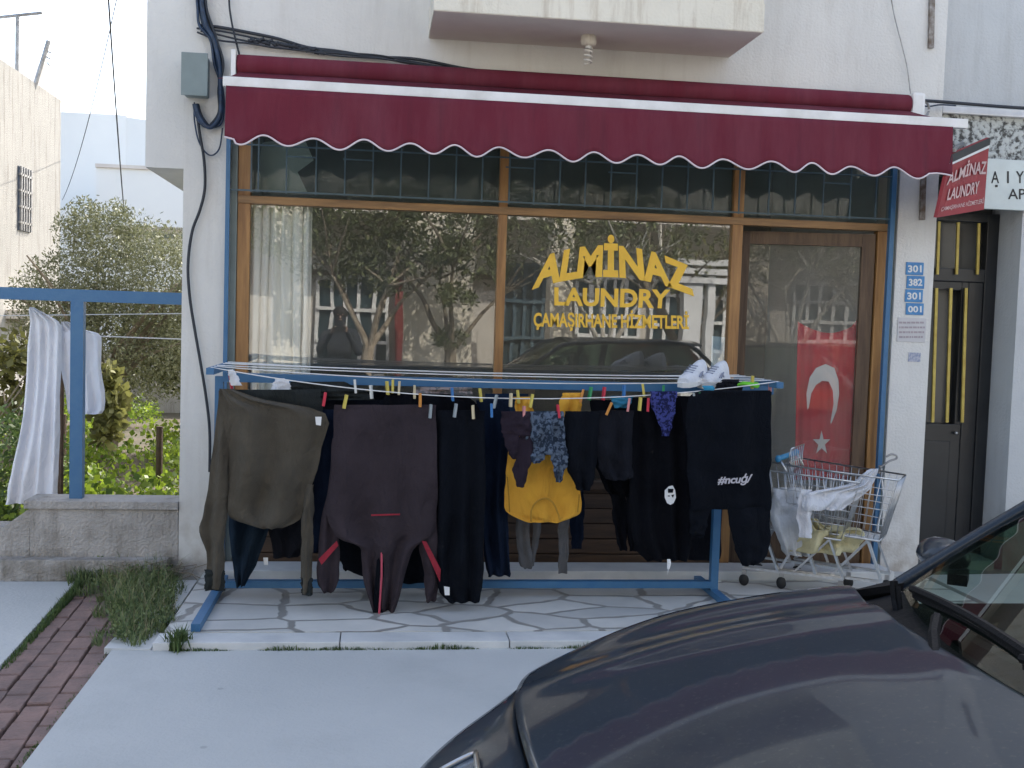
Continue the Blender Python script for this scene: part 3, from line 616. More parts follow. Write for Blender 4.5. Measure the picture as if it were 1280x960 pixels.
# small light blue notice in the window
b = B().prism([Y(890,420,.09),Y(910,422,.09),Y(909,462,.09),Y(889,460,.09)], (0,.003,0)); tag(b.mk('window_notice', mat('lightblue', (.38,.55,.66), .7, (.55,.65,.7), 14)), 'light blue paper notice taped inside the right shop window', 'notice')
# folding table with brown basket seen through the glass
ft = thing('shop_counter', 'brown wooden counter standing inside the shop behind the window', 'counter', (1.6,1.6,.045))
B().cham(1.0,2.1,1.3,1.9,.85,.9,.01).mk('counter_top', M['wood'], ft); B().box(1.05,2.05,1.34,1.86,.046,.849).mk('counter_body', M['dwood'], ft)

# ================================================================== DRYING RACK
RY = -.62; RX0, RX1 = Z(264,745,.09).x, Z(905,745,.09).x; RZ = 1.285; FF, BF = -1.33, .0
rack = thing('drying_rack', 'blue steel drying rack with wire lines standing in front of the shop window', 'drying rack', (.6,RY,.04))
def rbar(name, a, c, wx, wy=None): return B().bar(a, c, wx, wy).mk(name, M['blue'], rack)
rbar('post', (RX0,RY,.07), (RX0,RY,RZ), .045); rbar('post', (RX1,RY,.07), (RX1,RY,RZ-.01), .045)
rbar('foot', (RX0,FF,.062), (RX0,BF-.3,.062), .045, .04); rbar('foot', (RX1,FF,.062), (RX1,BF-.3,.062), .045, .04)
rbar('lower_rail', (RX0+.023,RY,.11), (RX1-.023,RY,.11), .05, .04)
rbar('top_rail', (RX0+.023,RY,RZ-.005), (RX1+.31,RY,RZ-.005), .055, .05)
rbar('cross_arm', (RX0,-.98,RZ+.045), (RX0,-.24,RZ+.045), .04, .035); rbar('cross_arm', (RX1+.22,-.98,RZ+.045), (RX1+.22,-.24,RZ+.045), .04, .035)
def wz(x, sag, z0=RZ+.065): t_ = (x-RX0)/(RX1+.22-RX0); return z0 - sag*4*t_*(1-t_)
WIRES = [(-.95,.13),(-.83,.05),(-.72,.02),(-.50,.015),(-.40,.02),(-.28,.03)]
for wy, sag in WIRES:
    b = B().tube([(RX0+(RX1+.22-RX0)*i/24, wy, wz(RX0+(RX1+.22-RX0)*i/24, sag)) for i in range(25)], .0032, 6); b.mk('wire_line', M['white_metal'], rack, True)

# ================================================================== LAUNDRY
def crease(m, st=.55, sc=5.5):
    N = m.node_tree.nodes; L = m.node_tree.links; p = N['Principled BSDF']; tc = N.new('ShaderNodeTexCoord'); mp = N.new('ShaderNodeMapping'); mp.inputs['Scale'].default_value = (1.6,1.6,.8); L.new(tc.outputs['Object'], mp.inputs[0])
    n = N.new('ShaderNodeTexNoise'); n.inputs['Scale'].default_value = sc; n.inputs['Detail'].default_value = 4; n.inputs['Distortion'].default_value = 1.2; L.new(mp.outputs[0], n.inputs['Vector'])
    b2 = N.new('ShaderNodeBump'); b2.inputs['Strength'].default_value = st; b2.inputs['Distance'].default_value = .06; L.new(n.outputs[0], b2.inputs['Height'])
    if p.inputs['Normal'].links: L.new(p.inputs['Normal'].links[0].from_socket, b2.inputs['Normal'])
    L.new(b2.outputs[0], p.inputs['Normal']); return m
def fab(name, col, col2=None, scale=7, bump=.35):
    return crease(mat('fabric_'+name, col, .92, col2 or tuple(c*.75 for c in col), scale, bump=bump, bscale=170, spec=.12, sheen=.05 if max(col) > .05 else 0))
def span(rows, yp, amp=.02, th=.02, nf=3, seed=0, n=24, m=44, pin=False):
    """a closed hanging sheet: rows are (py, xl, xr) pixels of its outline; hangs in the plane yp"""
    rnd = random.Random(seed); ph = rnd.uniform(0,6); ph2 = rnd.uniform(0,6); dr_ = catmull([(float(a),float(c),float(d)) for a, c, d in rows], max(2, n//max(1,len(rows)-1)))
    F, K = [], []; N_ = len(dr_)
    for i, (py, xl, xr) in enumerate(dr_):
        t_ = i/(N_-1); f_, k_ = [], []
        wig = .9*math.sin(t_*17+ph2)+.5*math.sin(t_*39+ph)
        for j in range(m+1):
            u = j/m; px = xl+(xr-xl)*u + wig*(1 if u in (0,1) else 0)*.8
            am = amp*(.35+.65*min(1,t_*2.2))
            off = am*(math.sin(u*nf*6.28+ph+t_*1.3)*.6 + math.sin(u*nf*1.7*6.28+ph2-t_*2.1)*.22*(.6+.4*math.sin(t_*5+ph)) + .35*math.sin(t_*9+u*4+ph)*math.sin(u*3.14)) 
            nn = noise.noise(Vector((u*3+seed, t_*5, seed*1.7)))*am*1.3
            prof = th*math.sqrt(max(0, 4*u*(1-u)))*(.25+.75*math.sin(min(1,t_*3)*1.57))*(.35 if t_ > .97 else 1)
            y_ = yp+off+nn; p = Y(px, py, yp)
            f_.append((p.x, y_-prof/2-.0015, p.z)); k_.append((p.x, y_+prof/2+.0015, p.z))
        F.append(f_); K.append(k_)
    b = B().grid(F); b.grid([r[::-1] for r in K])
    nb_ = m+1; 
    for a_, c_ in ((F,K),):
        b.grid([F[0], K[0]]); b.grid([K[-1], F[-1]]); b.grid([[r[0] for r in K], [r[0] for r in F]]); b.grid([[r[-1] for r in F],[r[-1] for r in K]])
    return b
def garment(name, label, cat, mt, spans, group=None):
    b = B()
    for s_ in spans: q = span(**s_) if isinstance(s_, dict) else span(*s_); b.add(q.v, q.f)
    return tag(b.mk(name, mt, smooth=True), label, cat, group)
def patch(parent, name, poly, yp, mt): return B().prism([Y(a,c,yp) for a, c in poly], (0,.002,0)).mk(name, mt, parent)
FYp = -.95
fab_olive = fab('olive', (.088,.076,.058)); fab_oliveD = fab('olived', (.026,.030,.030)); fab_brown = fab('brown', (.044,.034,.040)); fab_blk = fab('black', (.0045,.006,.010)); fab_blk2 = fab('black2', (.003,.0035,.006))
fab_navy = fab('navy', (.006,.012,.028)); fab_teal = fab('teal', (.014,.026,.042)); fab_grey = fab('grey', (.11,.11,.115)); fab_yel = fab('yellow', (.68,.36,.045), (.60,.30,.04), 5); fab_white = fab('white', (.72,.73,.76), (.64,.65,.69))
fab_dplum = fab('plum', (.028,.020,.030)); fab_char = fab('char', (.010,.011,.016))
def patterned(name, a, c, sc): 
    m = mat('fabric_'+name, a, .9, c, sc, 3, bump=.3, bscale=150, stops=(.46,.54), spec=.15); return m
fab_pat = patterned('pattern', (.10,.13,.18), (.02,.03,.05), 42); fab_patb = patterned('patblue', (.05,.06,.22), (.01,.012,.05), 55); fab_tau = patterned('taupe', (.26,.21,.20), (.12,.12,.12), 35)
# olive sweater upside down: inner back layer, body, sleeves
g1 = garment('sweater', 'olive brown sweater hung upside down at the left end of the rack', 'sweater', fab_olive, [
    dict(rows=[(486,274,290),(500,275,330),(517,276,407),(560,280,402),(600,284,392),(630,286,381),(650,287,374),(660,322,352)], yp=FYp, amp=.038, th=.03, nf=2.2, seed=1),
    dict(rows=[(488,274,286),(540,268,286),(600,262,286),(640,254,284),(664,250,282),(690,257,280),(735,257,281)], yp=FYp+.02, amp=.02, th=.035, nf=1, seed=2, m=12),
    dict(rows=[(606,384,392),(640,378,392),(680,376,391),(742,377,390)], yp=FYp-.01, amp=.015, th=.035, nf=1, seed=3, m=12)])
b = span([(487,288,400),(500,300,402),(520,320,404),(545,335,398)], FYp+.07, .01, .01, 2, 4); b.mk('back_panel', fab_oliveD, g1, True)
patch(g1, 'care_label', [(394,521),(402,521),(401,532),(395,531)], FYp-.05, M['white'])
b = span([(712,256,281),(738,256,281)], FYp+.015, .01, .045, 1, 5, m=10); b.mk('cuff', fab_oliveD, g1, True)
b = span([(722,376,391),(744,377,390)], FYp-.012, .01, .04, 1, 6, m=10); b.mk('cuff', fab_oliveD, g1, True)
garment('trousers', 'dark teal trousers hanging low behind the olive sweater', 'trousers', fab_teal, [dict(rows=[(500,290,336),(600,287,338),(648,286,340),(700,290,322),(733,296,306)], yp=-.72, amp=.03, th=.03, nf=2, seed=7)])
o = garment('trousers', 'black trousers with a white tag between the sweater hem and the zip jacket', 'trousers', fab_char, [dict(rows=[(500,336,420),(600,336,420),(655,335,420),(697,342,372)], yp=-.70, amp=.025, th=.03, nf=2, seed=8)])
patch(o, 'care_label', [(329,697),(335,697),(335,706),(330,706)], -.735, M['white'])
garment('sweatshirt', 'dark slate sweatshirt hanging in the gap between sweater and jacket', 'sweatshirt', fab_navy, [dict(rows=[(512,400,425),(560,396,425),(620,392,428),(690,392,420)], yp=-.84, amp=.02, th=.03, nf=1, seed=9)])
# brown zip jacket
g2 = garment('jacket', 'dark brown jacket with red zip hung upside down', 'jacket', fab_brown, [
    dict(rows=[(506,418,545),(540,417,546),(600,414,546),(640,408,546),(670,422,542),(682,448,520),(700,452,512),(730,456,504),(766,466,492)], yp=FYp-.01, amp=.034, th=.03, nf=2.4, seed=11),
    dict(rows=[(548,416,424),(600,411,424),(650,402,424),(690,397,424),(725,397,424),(741,404,414)], yp=FYp+.01, amp=.018, th=.04, nf=1, seed=12, m=12),
    dict(rows=[(640,526,547),(680,524,549),(720,530,551),(752,532,544)], yp=FYp+.01, amp=.018, th=.04, nf=1, seed=13, m=12)])
RZ_ = fab('redtrim', (.30,.03,.045)); 
patch(g2, 'sleeve_stripe', [(398,699),(421,676),(423,682),(402,706)], FYp-.04, RZ_); patch(g2, 'sleeve_stripe', [(527,676),(533,677),(551,712),(550,728)], FYp-.04, RZ_)
b = B(); b.tube([Y(477,682,FYp-.045), Y(477,720,FYp-.05), Y(474,766,FYp-.045), Y(472,786,FYp-.04)], .006, 6); b.mk('zip', mat('zipred', (.50,.06,.10), .5), g2)
b = B().prism([Y(a,c,FYp-.036) for a, c in [(471,700),(480,690),(479,766),(466,766)]], (0,.002,0)); b.mk('zip_lining', fab_blk, g2)
patch(g2, 'logo', [(464,643),(500,642),(500,644),(464,645)], FYp-.047, RZ_)
garment('trousers', 'black trousers hanging behind the brown jacket lower hem', 'trousers', fab_blk, [dict(rows=[(500,420,545),(600,425,545),(700,424,540),(729,478,548)], yp=-.70, amp=.02, th=.03, nf=3, seed=14)])
garment('garment', 'long dark garment hanging behind the jacket toward the shop', 'garment', fab_blk2, [dict(rows=[(490,436,520),(600,430,520),(700,428,448),(712,430,446)], yp=-.5, amp=.02, th=.03, nf=3, seed=15)])
# black trousers
g3 = garment('trousers', 'long black wide trousers hanging right of the brown jacket', 'trousers', fab_blk, [dict(rows=[(513,546,606),(560,547,606),(640,547,606),(700,547,604),(735,548,603),(753,560,598)], yp=FYp, amp=.03, th=.03, nf=2.5, seed=16)])
patch(g3, 'care_label', [(555,733),(562,734),(562,744),(556,744)], FYp-.05, M['white'])
garment('trousers', 'dark navy trousers hanging between black trousers and yellow shirt', 'trousers', fab_navy, [dict(rows=[(500,596,636),(560,600,640),(640,602,634),(700,606,637),(720,610,637)], yp=-.78, amp=.03, th=.03, nf=2, seed=17)])
garment('cloth', 'mottled taupe cloth folded over the wires behind the black trousers', 'cloth', fab_tau, [dict(rows=[(484,524,590),(490,516,590),(499,512,592)], yp=-.74, amp=.01, th=.02, nf=2, seed=18)])
garment('shirt', 'black shirt hanging on the second wire behind the trousers', 'shirt', fab_blk2, [dict(rows=[(492,486,520),(500,480,592),(560,480,600),(640,482,596)], yp=-.83, amp=.02, th=.03, nf=4, seed=19)])
# small plum underwear piece
garment('leggings', 'small plum brown leggings dangling two legs over the yellow shirt', 'leggings', fab_dplum, [
    dict(rows=[(514,627,664),(530,626,664),(545,629,666)], yp=FYp-.03, amp=.01, th=.02, nf=1, seed=20),
    dict(rows=[(544,629,650),(560,633,650),(574,640,645)], yp=FYp-.035, amp=.01, th=.02, nf=1, seed=21, m=10),
    dict(rows=[(544,649,666),(570,645,666),(590,641,660),(609,647,656)], yp=FYp-.03, amp=.01, th=.02, nf=1, seed=22, m=10)])
garment('shorts', 'grey blue patterned shorts clipped above the yellow shirt', 'shorts', fab_pat, [
    dict(rows=[(514,656,704),(540,657,706),(568,660,709)], yp=FYp-.03, amp=.02, th=.02, nf=3, seed=23),
    dict(rows=[(566,687,710),(580,690,709),(603,695,701)], yp=FYp-.035, amp=.015, th=.02, nf=1, seed=24, m=12),
    dict(rows=[(566,660,684),(574,662,680),(579,666,674)], yp=FYp-.035, amp=.01, th=.02, nf=1, seed=25, m=12)])
g7 = garment('shirt', 'mustard yellow T-shirt hung upside down in the middle of the rack', 'shirt', fab_yel, [
    dict(rows=[(496,642,663),(508,644,665),(545,638,676)], yp=-.84, amp=.012, th=.02, nf=2, seed=126, m=16), dict(rows=[(491,704,728),(505,699,727),(545,690,722)], yp=-.84, amp=.012, th=.02, nf=2, seed=127, m=16),
    dict(rows=[(540,638,716),(565,636,716),(590,632,722),(615,631,726),(638,632,726),(648,648,712),(653,662,700)], yp=-.84, amp=.02, th=.03, nf=2, seed=26)])
b = B().tube(catmull([tuple(Y(a,c,-.885)) for a, c in [(664,652),(664,640),(669,629),(680,623),(690,627),(697,640),(700,650)]],6), .005, 5); b.mk('collar', fab('yelD', (.50,.27,.04)), g7, True)
ys_ = fab('yelS', (.42,.22,.03))
B().tube([Y(634,596,-.872), Y(636,620,-.875), Y(637,640,-.872)], .0035, 5).mk('seam', ys_, g7); B().tube([Y(724,618,-.872), Y(722,640,-.872)], .0035, 5).mk('seam', ys_, g7)
garment('tights', 'grey tights whose two legs dangle below the yellow shirt', 'tights', fab_grey, [
    dict(rows=[(600,642,664),(660,645,662),(700,648,665),(711,655,664)], yp=-.66, amp=.01, th=.015, nf=1, seed=27, m=12),
    dict(rows=[(600,666,682),(660,666,676),(700,662,669),(710,661,665)], yp=-.65, amp=.01, th=.015, nf=1, seed=28, m=8),
    dict(rows=[(600,698,712),(660,698,711),(717,698,709)], yp=-.66, amp=.01, th=.015, nf=1, seed=29, m=10)])
garment('leggings', 'navy legging with one leg showing right of the yellow shirt', 'leggings', fab_navy, [dict(rows=[(600,712,730),(650,712,730),(686,715,727)], yp=-.55, amp=.01, th=.02, nf=1, seed=30, m=12)])
# black items in the middle
garment('shirt', 'black short shirt with pointed hem clipped right of the patterned shorts', 'shirt', fab_blk, [dict(rows=[(514,706,750),(545,702,748),(580,707,746),(600,716,742),(613,722,738)], yp=FYp-.02, amp=.02, th=.025, nf=2, seed=31)])
garment('shirt', 'charcoal short shirt hanging left of the blue patterned cloth', 'shirt', fab_char, [dict(rows=[(513,748,792),(560,746,790),(590,752,792),(600,760,788)], yp=FYp-.015, amp=.022, th=.025, nf=2, seed=32)])
garment('leggings', 'black leggings whose pointed leg ends hang behind the charcoal shirt', 'leggings', fab_blk2, [
    dict(rows=[(500,738,800),(580,744,800),(620,762,800)], yp=-.80, amp=.02, th=.02, nf=2, seed=33),
    dict(rows=[(618,764,782),(650,766,784),(688,774,783)], yp=-.80, amp=.01, th=.02, nf=1, seed=34, m=10), dict(rows=[(618,782,800),(650,783,800),(689,787,796)], yp=-.795, amp=.01, th=.02, nf=1, seed=35, m=10)])
garment('cloth', 'turquoise cloth folded over the wire above the charcoal shirt', 'cloth', fab('turq', (.04,.22,.36)), [dict(rows=[(495,762,790),(500,764,794),(510,768,782)], yp=-.86, amp=.01, th=.02, nf=1, seed=36, m=12)])
garment('cloth', 'dark blue speckled cloth clipped behind the black trousers', 'cloth', fab_patb, [dict(rows=[(489,812,846),(510,815,844),(530,824,840),(545,828,836)], yp=-.955, amp=.01, th=.02, nf=2, seed=37, m=14)])
g9 = garment('tracksuit_trousers', 'black tracksuit trousers with a small white emblem and a hanging tag', 'trousers', fab_blk2, [dict(rows=[(497,790,850),(560,786,858),(640,786,862),(680,792,862),(701,808,858)], yp=-.90, amp=.03, th=.03, nf=3, seed=38)])
em = [(831,613),(836,608),(841,607),(844,613),(845,622),(842,629),(838,631),(834,629),(831,622)]
o = patch(g9, 'emblem', em, -.952, M['white']); 
b = B()
for q in ([(835,611),(842,611),(841,616),(835,616)], [(834,620),(837,619),(837,621)], [(839,619),(843,618),(841,622)]): b.prism([Y(a,c,-.9545) for a, c in q], (0,.001,0))
b.mk('emblem_mark', fab_blk, o)
patch(g9, 'care_label', [(834,699),(838,699),(839,704),(837,711),(834,711)], -.95, M['white'])
b = B().tube([Y(836,710,-.948), Y(834,718,-.948)], .002, 5); b.mk('thread', M['white'], g9)
garment('vest', 'black vest hanging deep behind the tracksuit trousers', 'vest', fab_char, [dict(rows=[(495,846,906),(600,850,905),(690,852,902),(698,860,898)], yp=-.5, amp=.02, th=.03, nf=2, seed=39)])
g11 = garment('sweatpants', 'black sweatpants with small white lettering hanging at the rack right end', 'sweatpants', fab_blk, [
    dict(rows=[(488,878,964),(500,860,964),(560,858,964),(600,860,963),(637,864,963)], yp=FYp-.03, amp=.022, th=.035, nf=2, seed=40),
    dict(rows=[(634,909,963),(670,915,963),(695,922,958),(707,928,942)], yp=FYp-.035, amp=.015, th=.04, nf=1, seed=41),
    dict(rows=[(630,862,890),(660,862,882),(672,864,878)], yp=FYp-.02, amp=.015, th=.03, nf=1, seed=42, m=12)])
b = B(); decal(b, '#ncuģ/', quadfn((897,594),(941,591),(940,606),(897,608), FYp-.085), .03, .95, .2); b.mk('lettering', mat('letwhite', (.55,.52,.56), .8), g11)
# small white cloths near the left post, black strap cloth, green and blue socks
garment('sock', 'white sock hooked at the left post top of the rack', 'sock', fab_white, [dict(rows=[(462,284,292),(470,286,297),(482,288,302)], yp=-.9, amp=.005, th=.015, nf=1, seed=43, m=8)])
garment('towel', 'small white towel corner sticking up over the olive sweater', 'towel', fab_white, [dict(rows=[(473,345,356),(480,341,363),(491,337,361)], yp=-.80, amp=.005, th=.015, nf=1, seed=44, m=8)])
garment('sheet', 'white sheet edge hanging along the left post behind the sweater', 'sheet', fab_white, [dict(rows=[(520,272,277),(570,267,275),(620,262,268)], yp=-.80, amp=.005, th=.012, nf=1, seed=45, m=6)])
b = B(); c_ = Y(936,481,-.86)
b.tube([(c_.x+.055*math.cos(a)*(1+.1*math.sin(3*a)), -.86+.05*math.sin(a), c_.z+.008*math.sin(2*a)) for a in [i*.35 for i in range(19)]], .010, 6); b.tube([(c_.x-.04,-.86,c_.z+.012),(c_.x+.045,-.87,c_.z+.004)], .009, 6)
tag(b.mk('hair_band', mat('lime', (.16,.60,.03), .6), smooth=True), 'lime green strap curled on the rack top near its right end', 'strap')
garment('sock', 'turquoise sock lying on the wires left of the lime strap', 'sock', fab('turq2', (.05,.30,.50)), [dict(rows=[(482,878,892),(488,880,893),(495,884,891)], yp=-.97, amp=.005, th=.02, nf=1, seed=46, m=8)])
garment('cloth', 'dark bundled cloth lying on top of the rack beside the white sneakers', 'cloth', fab_char, [dict(rows=[(474,905,924),(480,896,928),(490,892,928)], yp=-.82, amp=.01, th=.05, nf=2, seed=47, m=12)])
garment('cloth', 'olive grey cloth spread over the wires between sweater and jacket tops', 'cloth', fab_oliveD, [dict(rows=[(477,362,430),(488,364,455),(500,370,470)], yp=-.78, amp=.015, th=.02, nf=2, seed=48)])
garment('jeans', 'dark blue jeans hanging at the back of the rack below the wire middle', 'jeans', fab('jean', (.02,.04,.08)), [dict(rows=[(492,606,660),(560,608,655),(640,612,636),(700,614,636),(716,618,636)], yp=-.45, amp=.02, th=.03, nf=2, seed=49)])
# clothes pegs
PC = {'red':(.55,.03,.06),'yellow':(.62,.50,.10),'white':(.70,.70,.66),'grey':(.30,.34,.36),'green':(.03,.28,.10),'orange':(.60,.25,.05),'blue':(.04,.18,.45),'pink':(.62,.25,.25),'cream':(.62,.52,.33)}
PM = {k: mat('peg_'+k, v, .45) for k, v in PC.items()}
def peg_mesh():
    b = B(); b.cham(-.0065,.0065,-.011,-.003,-.045,.030,.002); b.cham(-.0065,.0065,.003,.011,-.045,.030,.002); b.box(-.0055,.0055,-.003,.003,.0,.008); b.lathe((0,0,-.004), [(.004,-.007),(.004,.007)], 8, 'x'); return b
pegs = [ (406,497,'red','at the olive sweater right hem'),(289,476,'red','at the olive sweater left hem'),(432,500,'yellow','left on the jacket hem'),(444,481,'white','above the jacket left hem'),(464,488,'white','over the jacket middle'),
 (538,512,'grey','at the jacket right hem'),(569,511,'grey','on the black trousers left'),(591,513,'cream','on the black trousers waist'),(484,483,'yellow','left of a close pair near the jacket'),(491,481,'yellow','in a cluster behind the jacket'),(499,483,'cream','right of the cluster behind the jacket'),
 (518,488,'cream','beside the taupe cloth left edge'),(525,498,'orange','under the taupe cloth left edge'),(565,491,'blue','on the taupe cloth middle'),(600,492,'yellow','right of the taupe cloth'),(619,500,'grey','before the plum leggings'),(614,511,'blue','above the navy trousers'),
 (638,498,'cream','left on the yellow shirt hem'),(647,494,'yellow','on the yellow shirt gathered hem'),(654,514,'pink','between plum leggings and patterned shorts'),(664,499,'yellow','right of the gathered yellow hem'),(697,512,'red','at the patterned shorts right edge'),(727,493,'orange','at the yellow shirt right hem'),
 (737,490,'green','right of the yellow shirt'),(754,490,'red','above the charcoal shirt'),(761,509,'orange','tilted on the charcoal shirt'),(785,504,'pink','at the turquoise cloth'),(799,503,'yellow','before the tracksuit trousers'),(803,486,'yellow','upright on the top rail'),(809,504,'red','beside the blue speckled cloth'),
 (828,488,'green','on the blue speckled cloth'),(867,498,'grey','left on the sweatpants waist'),(874,497,'green','second on the sweatpants waist'),(961,483,'pink','at the sweatpants right edge'),(939,476,'yellow','on the lime strap'),(779,488,'blue','over the turquoise cloth')]
proto = {}
for i, (px, py, c, where) in enumerate(pegs):
    yy = -.965 if py > 494 else -.84
    if c not in proto: 
        pm_ = peg_mesh(); o = mesh_obj('clothes_peg', pm_.v, pm_.f, PM[c], org=(0,0,0)); proto[c] = o
    else: o = proto[c].copy(); S.collection.objects.link(o)
    p = Y(px, py, yy-(.0)); rn = random.Random(i); o.location = (p.x, yy-.02, p.z); o.rotation_euler = (0, R(rn.uniform(-12,12) if i != 25 else 22), R(rn.uniform(-25,25)))
    tag(o, '%s clothes peg %s' % (c, where), 'clothes peg', 'clothes pegs on the drying rack')
# white sneakers
def sneaker(px, py, yw, rz, label, lean):
    p = Y(px, py, yw); root = thing('sneaker', label, 'shoe', (0,0,0), 'white sneakers on the rack')
    up_, so_ = B(), B(); st = [(-.12,.030,.028),(-.09,.037,.045),(-.04,.040,.052),(.02,.036,.072),(.07,.034,.088),(.11,.033,.092),(.135,.025,.090)]
    rows = []
    for x, hw, h in catmull(st, 4):
        rows.append([(x, hw*math.cos(a)*(1 if a < 3.2 else 1), .018+h*max(0,math.sin(a))**.8) for a in [math.pi*k/12 for k in range(13)]])
    up_.grid(rows); up_.add(rows[0], [tuple(range(13))]); up_.add(rows[-1], [tuple(range(12,-1,-1))])
    ol = [(-.135,0),(-.12,.03),(-.07,.043),(0,.04),(.07,.036),(.13,.032),(.145,0),(.13,-.032),(.07,-.036),(0,-.04),(-.07,-.043),(-.12,-.03)]
    so_.prism([(a,c,-.004) for a, c in ol], (0,0,.026))
    a = up_.mk('upper', fab_white, root, True); s_ = so_.mk('sole', M['white'], root)
    lb = B()
    for k in range(4): lb.tube([(-.055+.022*k,-.022,.066+.008*k),(-.045+.022*k,.022,.068+.008*k)], .003, 5)
    for sd_ in (-1,1): lb.tube([(-.02,sd_*.039,.04),(.01,sd_*.041,.06),(.035,sd_*.038,.035)], .0035, 5); lb.tube([(.0,sd_*.040,.035),(.03,sd_*.040,.062)], .0035, 5)
    lb.mk('laces', mat('lace', (.30,.33,.42), .7), a)
    root.location = p; root.rotation_euler = (0, R(lean), R(rz)); root.scale = (1.0,1.3,1.1)
    return root
sneaker(866, 479, -.76, 48, 'white canvas sneaker on the rack top, the left one of the pair', -8)
sneaker(892, 480, -.70, 44, 'white canvas sneaker on the rack top, the right one of the pair', -8)

# ================================================================== SHOPPING CARTS
def cart(label, loc, rz, hc, first=True):
    root = thing('shopping_cart', label, 'shopping cart', (0,0,0), 'shopping carts by the shop door'); c = M['chrome']; W = B()
    # local: x forward (nose), handle at x=0, width y
    top = [(0.02,.25,.80),(.86,.17,.76)]; bot = [(.12,.21,.42),(.74,.145,.36)]
    def P(u, v, s_):  # u along, v height, s_ side
        tx = .02+(.86-.02)*u; ty = .25-(.08)*u; tz_ = .80-.04*u; bx = .14+(.74-.14)*u; by = .21-.065*u; bz_ = .40-.03*u
        return Vector((bx+(tx-bx)*v, s_*(by+(ty-by)*v), bz_+(tz_-bz_)*v))
    for s_ in (-1,1):
        for k in range(15): W.tube([P(k/14,0,s_), P(k/14,1,s_)], .0028, 5)
        for v in (.25,.5,.72): W.tube([P(0,v,s_), P(1,v,s_)], .0030, 5)
    for k in range(9):
        f_ = -1+k/4; W.tube([P(1,0,1)*1 if False else Vector((P(1,0,1).x, f_*P(1,0,1).y, P(1,0,1).z)), Vector((P(1,1,1).x, f_*P(1,1,1).y, P(1,1,1).z))], .0028, 5)
        W.tube([Vector((P(0,0,1).x, f_*P(0,0,1).y, P(0,0,1).z)), Vector((P(1,0,1).x, f_*P(1,0,1).y, P(1,0,1).z))], .0028, 5)
        W.tube([Vector((P(0,0,1).x, f_*P(0,0,1).y, P(0,0,1).z)), Vector((P(0,1,1).x, f_*P(0,1,1).y, P(0,1,1).z))], .0028, 5)
    for k in range(11): W.tube([P(k/10,0,1), P(k/10,0,-1)], .0028, 5)
    W.mk('basket', c, root, True)
    b = B().tube([P(0,1,1),P(1,1,1),P(1,1,-1),P(0,1,-1),P(0,1,1)], .006, 7); b.tube([P(0,0,1),P(1,0,1),P(1,0,-1),P(0,0,-1),P(0,0,1)], .007, 7); b.mk('rim', c, root, True)
    b = B(); 
    for s_ in (-1,1): b.tube([P(0,1,s_)+Vector((.03,0,-.05)), P(0,1,s_)+Vector((-.03,0,.03))], .010, 7)
    b.mk('handle_arm', c, root, True)
    hb = B().tube([(-.02,-.27,.835),(-.02,.27,.835)], .018, 12); hb.sph((-.02,-.27,.835), .024, 6); hb.sph((-.02,.27,.835), .024, 6); hb.mk('handle', hc, root, True)
    b = B(); b.tube([(.04,-.20,.80),(.06,-.20,.90),(.06,.20,.90),(.04,.20,.80)], .005, 6)
    for k in range(7): y_ = -.17+.34*k/6; b.tube([(.06,y_,.90),(.05,y_,.62)], .0026, 5)
    b.tube([(.05,-.2,.62),(.05,.2,.62)], .004, 5); b.mk('child_seat', c, root, True)
    for s_ in (-1,1):
        B().bar((.20,s_*.19,.41),(.02,s_*.23,.12), .028, .018).mk('leg', M['chrome'], root)
        B().bar((.16,s_*.19,.41),(.36,s_*.20,.12) if False else (.30,s_*.21,.12), .028, .018).mk('leg', M['chrome'], root)
        B().bar((.66,s_*.145,.37),(.78,s_*.17,.12), .026, .016).mk('leg', M['chrome'], root)
        B().bar((.66,s_*.145,.37),(.40,s_*.18,.12), .022, .014).mk('leg', M['chrome'], root)
        B().bar((.02,s_*.23,.125),(.78,s_*.17,.125), .022, .016).mk('base_rail', M['chrome'], root)
        for x, y_ in ((.04,.23),(.76,.17)):
            wl = B().lathe((x, s_*y_, .042), [(.0,-.010),(.036,-.010),(.040,0),(.036,.010),(0,.010)], 16, 'y').mk('wheel', M['black'], root, True)
            B().bar((x,s_*y_,.11),(x+.0,s_*y_,.055), .036, .010).mk('fork', M['grey_metal'], wl)
    root.location = loc; root.rotation_euler = (0,0,R(rz)); return root
hblue = mat('handleblue', (.04,.26,.48), .35)
cl = Z(1012,733,.04)
c1 = cart('chrome shopping cart with blue handle holding white and yellow cloths', (2.60,-.30,.04), -36, hblue); c1.scale = (.79,.82,.97)
c2 = cart('second chrome cart nested behind, mostly hidden by the black sweatpants', (2.38,-.22,.04), -34, mat('handleblue2', (.03,.22,.42), .35)); c2.scale = (.80,.80,.93)
CY = -.52
garment('cloth', 'white cloth draped across the cart basket up to the wall hook', 'cloth', fab_white, [dict(rows=[(586,1090,1098),(592,1080,1097),(606,1062,1093),(616,1010,1083),(626,1004,1072),(638,1002,1052)], yp=CY-.17, amp=.02, th=.02, nf=3, seed=51),
    dict(rows=[(612,1000,1014),(640,996,1014),(672,1000,1016)], yp=CY-.15, amp=.015, th=.02, nf=1, seed=52, m=10)])
garment('cloth', 'pale white cloth bundled in the left of the cart basket', 'cloth', fab('pale', (.66,.67,.68)), [dict(rows=[(610,966,1004),(632,962,1012),(650,962,1014),(680,972,1012),(694,982,1006)], yp=CY+.06, amp=.05, th=.16, nf=2, seed=53)])
garment('towel', 'crumpled pale yellow towel lying in the bottom of the cart basket', 'towel', fab('paleyel', (.62,.56,.34), (.52,.47,.28)), [dict(rows=[(648,1006,1020),(660,1004,1036),(660,1002,1074),(676,994,1075),(690,988,1072)], yp=CY, amp=.05, th=.16, nf=3, seed=54)])

